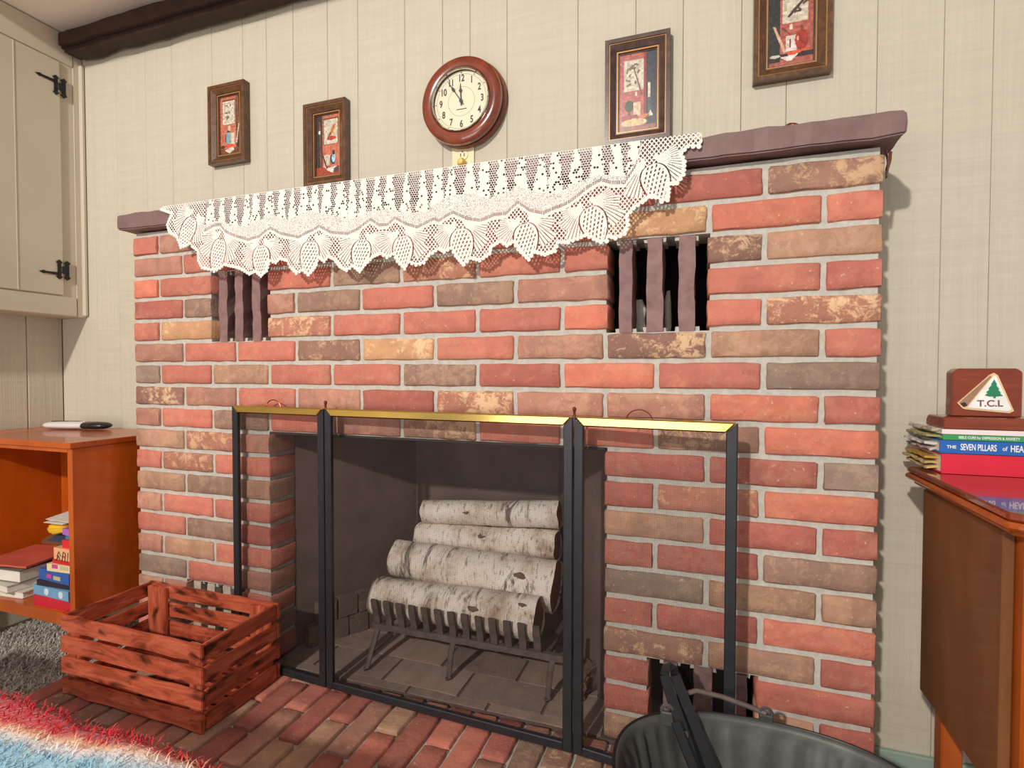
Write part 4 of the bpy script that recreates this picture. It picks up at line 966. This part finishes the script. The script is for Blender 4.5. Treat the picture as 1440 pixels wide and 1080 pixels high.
link('inner_circle', tube([(kc[0]+.040*math.cos(t), yd+.0004, kc[2]+.040*math.sin(t)) for t in np.linspace(0, 2*PI, 60, endpoint=False)], .0003, 4, closed=True), M_ink, dl)
link('outer_circle', tube([(kc[0]+.0745*math.cos(t), yd+.0004, kc[2]+.0745*math.sin(t)) for t in np.linspace(0, 2*PI, 60, endpoint=False)], .0003, 4, closed=True), M_ink, dl)
link('maker_mark', box(kc[0]-.014, kc[0]+.016, yd-.0002, yd+.0006, kc[2]-.0225, kc[2]-.0205), M_ink, dl)
def hand(name, ang, L, w):
    P_ = [(-w*.5, -.012), (w*.5, -.012), (w*.45, L*.45), (w*1.5, L*.58), (w*.5, L*.70), (.0004, L), (-.0004, L), (-w*.5, L*.70), (-w*1.5, L*.58), (-w*.45, L*.45)]
    c, s = math.cos(ang), math.sin(ang)
    link(name, prism([(kc[0]+p[0]*c+p[1]*s, kc[2]-p[0]*s+p[1]*c) for p in P_], 'y', yd-.0024, yd-.0014), M_ink, ck)
hand('hour_hand', -.05, .050, .0036); hand('minute_hand', -.60, .073, .0030)
link('hub', lathe([(.005, 0), (.005, -.004), (0, -.0045)], 16, 'y'), M_ink, ck, (kc[0], yd, kc[2]))
gm, gnt, gb = newmat('clock_glass')
_t = gnt.nodes.new('ShaderNodeBsdfTransparent'); _g = gnt.nodes.new('ShaderNodeBsdfGlossy'); _g.inputs['Roughness'].default_value = .05; _m = gnt.nodes.new('ShaderNodeMixShader'); _m.inputs[0].default_value = .035
gnt.links.new(_t.outputs[0], _m.inputs[1]); gnt.links.new(_g.outputs[0], _m.inputs[2]); gnt.links.new(_m.outputs[0], gnt.nodes['Material Output'].inputs['Surface'])
link('glass', lathe([(.0829, -.0435), (.0829, -.0445), (.045, -.0465), (0, -.047), (0, -.046), (.045, -.0455), (.0829, -.0435)], 48, 'y', cap=False), gm, ck, kc)
ot = empty('wall_outlet', (1.053, DW, 1.54)); tag(ot, 'cream electrical outlet just below the wall clock', 'outlet')
link('plate', box(1.0185, 1.0875, DW-.006, DW-.0005, 1.483, 1.598, .003, 2), M_plate, ot)
for zc_ in (1.560, 1.520):
    so = link('socket', lathe([(.0165, 0), (.0165, -.0025), (0, -.0025)], 28, 'y', b=.86), M_plate, ot, (1.053, DW-.006, zc_))
    for dx in (-.0055, .0055): link('slot', box(1.053+dx-.0011, 1.053+dx+.0011, DW-.0095, DW-.0084, zc_-.004, zc_+.005), M_ink, so)
    link('earth_hole', lathe([(.0022, 0), (.0022, -.0012), (0, -.0012)], 10, 'y'), M_ink, so, (1.053, DW-.0084, zc_+.0095))
link('night_light', lumpy(lathe([(.012, 0), (.013, -.010), (.008, -.02), (0, -.022)], 14, 'y'), .001, 60), M_amber, ot, (1.053, DW-.0065, 1.537))

# ------------------------------------------------------------------ small framed paintings
def canvas(ops, w, h, nx=60, nz=124):
    u, v = np.meshgrid((np.arange(nx)+.5)/nx, (np.arange(nz)+.5)/nz)      # v down from the top
    img = np.zeros((nz, nx, 3)); r = np.random.RandomState(int(w*1e5) % 97+len(ops))
    for op in ops:
        k, c = op[0], np.array(op[1])/255.
        if k == 'bg': m = np.ones(u.shape, bool)
        elif k == 'rect': m = (u > op[2]) & (u < op[4]) & (v > op[3]) & (v < op[5])
        elif k == 'ell': m = ((u-op[2])/op[4])**2+((v-op[3])/op[5])**2 < 1
        elif k == 'poly': m = inpoly(u, v, op[2])
        elif k == 'line': m = polydist(u, v*1.7, [(a, b*1.7) for a, b in op[2]]) < op[3]
        img[m] = c
    img *= (.86+.24*np.repeat(np.repeat(r.rand(nz//4+1, nx//4+1), 4, 0), 4, 1)[:nz, :nx])[:, :, None]; img *= (.93+.14*r.rand(nz, nx))[:, :, None]
    img = np.clip(img, 0, 1); linr = np.where(img <= .04045, img/12.92, ((img+.055)/1.055)**2.4)
    V = [((i/nx-.5)*w, 0, (.5-j/nz)*h) for j in range(nz+1) for i in range(nx+1)]
    F = [(j*(nx+1)+i, (j+1)*(nx+1)+i, (j+1)*(nx+1)+i+1, j*(nx+1)+i+1) for j in range(nz) for i in range(nx)]
    me = mesh('canvas', V, F)
    at = me.color_attributes.new('paint', 'FLOAT_COLOR', 'CORNER')
    col = np.ones((nz*nx, 4, 4)); col[:, :, :3] = linr.reshape(-1, 1, 3); at.data.foreach_set('color', col.ravel().astype(np.float32))
    return me
M_paint, pnt, pb = newmat('painted_canvas'); _a = pnt.nodes.new('ShaderNodeAttribute'); _a.attribute_name = 'paint'; pnt.links.new(_a.outputs['Color'], pb.inputs['Base Color']); pb.inputs['Roughness'].default_value = .3
OR, DK, CRM = (196, 112, 88), (66, 54, 48), (206, 194, 174)
def sketch(u0, v0, u1, v1, c=(120, 104, 92), seed=0):
    r = random.Random(seed); o = []
    for i in range(6):
        a, b = r.uniform(u0, u1), r.uniform(v0, v1); o.append(('line', c, [(a, b), (a+r.uniform(-.12, .12), b+r.uniform(-.04, .05))], .022))
    return o
ART = [
 [('bg', OR), ('rect', DK, .80, 0, 1, 1), ('line', (150, 96, 60), [(.86, 0), (.9, .5)], .03), ('rect', (96, 60, 40), .10, .05, .76, .49), ('rect', CRM, .12, .07, .74, .48)]+sketch(.25, .14, .62, .40, seed=1)+
 [('ell', (240, 190, 160), .45, .55, .06, .05), ('ell', (60, 60, 66), .40, .72, .16, .13), ('rect', (136, 164, 178), .28, .62, .50, .84), ('rect', CRM, .52, .64, .72, .84), ('poly', (200, 190, 170), [(.9, .5), (.96, .5), (.84, .82), (.78, .82)]), ('ell', (226, 84, 56), .45, .86, .25, .035), ('rect', (120, 66, 40), 0, .90, 1, 1), ('poly', (212, 206, 200), [(.2, .93), (.6, .88), (.7, .93), (.45, .99)]), ('ell', (70, 60, 40), .12, .87, .12, .03)],
 [('bg', (202, 114, 88)), ('rect', DK, 0, 0, .26, 1), ('line', (120, 80, 60), [(.14, .1), (.2, .9)], .03), ('ell', (240, 236, 230), .14, .27, .05, .03), ('rect', (120, 70, 50), .30, .05, .96, .49), ('rect', CRM, .33, .07, .94, .48), ('poly', (206, 124, 60), [(.55, .33), (.72, .18), (.84, .15), (.80, .24), (.64, .36)]), ('ell', (186, 70, 60), .66, .39, .2, .035), ('line', (96, 70, 60), [(.5, .38), (.62, .30)], .02),
  ('rect', CRM, .34, .66, .58, .84), ('ell', (50, 70, 100), .72, .74, .12, .09), ('ell', (170, 204, 214), .75, .72, .08, .08), ('rect', (60, 50, 50), .70, .60, .80, .67), ('rect', (170, 70, 50), 0, .86, 1, 1), ('poly', (222, 214, 206), [(.3, .84), (.5, .88), (.9, .86), (.7, .97), (.5, .93)]), ('poly', (90, 70, 80), [(.75, .9), (.95, .86), (.95, .95), (.75, .97)]), ('line', (90, 60, 40), [(.15, .5), (.45, .88)], .03)],
 [('bg', (182, 100, 92)), ('rect', (58, 62, 70), .72, 0, 1, 1), ('rect', (150, 60, 56), .66, 0, .74, 1), ('rect', CRM, .12, .08, .66, .48)]+sketch(.22, .12, .56, .40, (110, 96, 80), 3)+sketch(.22, .12, .56, .40, (130, 110, 90), 8)+
 [('line', (110, 84, 66), [(.4, .2), (.62, .55)], .018), ('ell', (236, 200, 190), .46, .53, .03, .03), ('rect', (222, 204, 186), .79, .40, .85, .60), ('rect', (70, 90, 80), .78, .60, .87, .80), ('ell', (64, 66, 54), .27, .68, .13, .075), ('rect', (64, 66, 54), .24, .72, .30, .80), ('rect', (222, 190, 160), .38, .64, .58, .82), ('rect', (150, 60, 50), .05, .80, .5, .86), ('ell', (210, 180, 130), .40, .90, .36, .05), ('poly', (206, 120, 80), [(.5, .82), (.85, .80), (.7, .86)]), ('poly', (210, 206, 196), [(.85, .76), (.93, .84), (.8, .84)]), ('rect', (150, 96, 90), 0, .94, 1, 1)],
 [('bg', (178, 96, 82)), ('rect', (56, 56, 54), 0, 0, .25, 1), ('rect', CRM, .30, .06, .88, .50)]+sketch(.38, .1, .8, .4, (90, 76, 64), 5)+[('line', (80, 64, 54), [(.45, .42), (.78, .25)], .03), ('poly', (212, 170, 140), [(.08, .52), (.14, .52), (.40, .84), (.34, .86)]), ('line', (120, 70, 60), [(.3, .55), (.6, .7)], .015), ('ell', (236, 200, 180), .5, .55, .04, .035), ('rect', (222, 206, 196), .38, .65, .64, .84), ('rect', (120, 60, 60), .46, .69, .50, .80), ('ell', (160, 60, 48), .74, .72, .15, .12), ('ell', (226, 150, 130), .66, .70, .025, .03), ('rect', (150, 66, 54), .71, .55, .77, .63), ('rect', (60, 50, 52), 0, .86, 1, .92), ('poly', (226, 90, 64), [(.4, .85), (.85, .83), (.7, .88), (.45, .89)]), ('ell', (200, 190, 180), .14, .88, .12, .02), ('poly', (232, 222, 210), [(.25, .90), (.68, .88), (.48, .97)]), ('rect', (170, 96, 84), 0, .95, 1, 1)]]
def frame(cx, cz, w, h, art, label, mat, t=.026):
    y = DW-.0008
    r = empty('picture_frame', (cx, y, cz)); tag(r, label, 'picture', 'small framed still lifes on the wall')
    def ring(name, a, b, y0, y1, m, slope=0.):
        bm = bmesh.new(); O = [(-w/2+a, -h/2+a), (w/2-a, -h/2+a), (w/2-a, h/2-a), (-w/2+a, h/2-a)]; I = [(-w/2+b, -h/2+b), (w/2-b, -h/2+b), (w/2-b, h/2-b), (-w/2+b, h/2-b)]
        vo0 = [bm.verts.new((p[0], y0, p[1])) for p in O]; vo1 = [bm.verts.new((p[0], y1, p[1])) for p in O]
        vi0 = [bm.verts.new((p[0], y0, p[1])) for p in I]; vi1 = [bm.verts.new((p[0], y1+slope, p[1])) for p in I]
        for i in range(4):
            j = (i+1) % 4
            bm.faces.new((vo0[i], vo0[j], vo1[j], vo1[i])); bm.faces.new((vi0[i], vi1[i], vi1[j], vi0[j])); bm.faces.new((vo1[i], vo1[j], vi1[j], vi1[i])); bm.faces.new((vo0[i], vi0[i], vi0[j], vo0[j]))
        return link(name, from_bm(bm), m, r, (0, 0, 0), local=True)
    ring('outer_moulding', 0, .010, 0, -t, mat); ring('bead', .0101, .0125, 0, -t+.003, M_gilt); ring('slope_moulding', .0126, .026, 0, -t+.002, mat, .009)
    ring('groove', .0261, .0285, 0, -t+.013, M_frame_dark); ring('inner_bead', .0286, .0315, 0, -t+.012, M_gilt); ring('liner', .0316, .035, 0, -t+.017, M_frame_dark)
    link('painting', canvas(ART[art], w-.0705, h-.0705), M_paint, r, (0, -t+.019, 0), local=True)
    link('backing', cbox(w-.07, .004, h-.07), M_frame_dark, r, (0, -.003, 0), local=True)
frame(.202, 1.771, .156, .26, 0, 'framed still life with a blue jar, highest of the two left pictures', M_frame)
frame(.594, 1.651, .156, .255, 1, 'framed still life with an orange bird sketch, just above the lace', M_frame)
frame(1.539, 1.657, .160, .263, 2, 'dark framed still life with a plant sketch and goblet, right of the clock', M_frame_dark)
frame(1.887, 1.756, .162, .262, 3, 'framed still life with a red jug, cut off by the top of the photo', M_frame)

# ------------------------------------------------------------------ bench with fleece throw, bottom left
bn = empty('upholstered_bench', (.5, -.95, 0)); tag(bn, 'low bench hidden under the red fleece throw', 'bench')
link('seat', box(-.25, 1.10, -1.16, -.70, .28, .398, .02, 2), M_bench, bn)
for x in (-.2, 1.03):
    for y in (-1.13, -.75): link('leg', box(x, x+.04, y, y+.04, 0, .279), M_shelfwood, bn)
bm = bmesh.new(); nx_, ny_ = 90, 34; G = []
from mathutils import noise as NN
for j in range(ny_+1):
    row = []
    for i in range(nx_+1):
        u = -.29+1.45*i/nx_; s = j/ny_*.82                        # arc length across: back drop, top, front drop
        if s < .16: y, z_ = -.668+.02*(1-s/.16), .268+s
        elif s < .66: y, z_ = -.668-(s-.16), .428
        else: y, z_ = -1.168, .428-(s-.66)
        k = .020
        if s < .20 and s > .12: z_ -= k*(1-abs(s-.16)/.04)*.5; y -= k*(1-abs(s-.16)/.04)*.3
        if u > 1.06: z_ -= (u-1.06)**2*12
        q = Vector((u*5, s*7, 1)); n_ = NN.noise(q)*.012+NN.noise(q*3)*.005
        row.append(bm.verts.new((u, y+n_*.5, z_+max(n_, -.004))))
    G.append(row)
for j in range(ny_):
    for i in range(nx_): bm.faces.new((G[j][i], G[j][i+1], G[j+1][i+1], G[j+1][i]))
tme = from_bm(bm, smooth=True)
for v in tme.vertices: v.co.y += .5
th_ = link('throw_blanket', tme, M_throw, None, (0, -.5, 0)); tag(th_, 'red fuzzy fleece throw with white and pale blue stripes on the bench', 'blanket')
vs = np.array([v.co for v in tme.vertices]); rs2 = np.random.RandomState(9); idx = rs2.randint(0, len(vs), 26000)
pts = vs[idx]+np.c_[rs2.uniform(-.009, .009, (len(idx), 2)), np.zeros(len(idx))]; pts = pts[(pts[:, 2] > .33)]
fz = fibres('fleece_pile', M_throw, pts, (0, .15, 1), .011, .0009, 8, th_, (0, -.5, 0)); fz['kind'] = 'stuff'
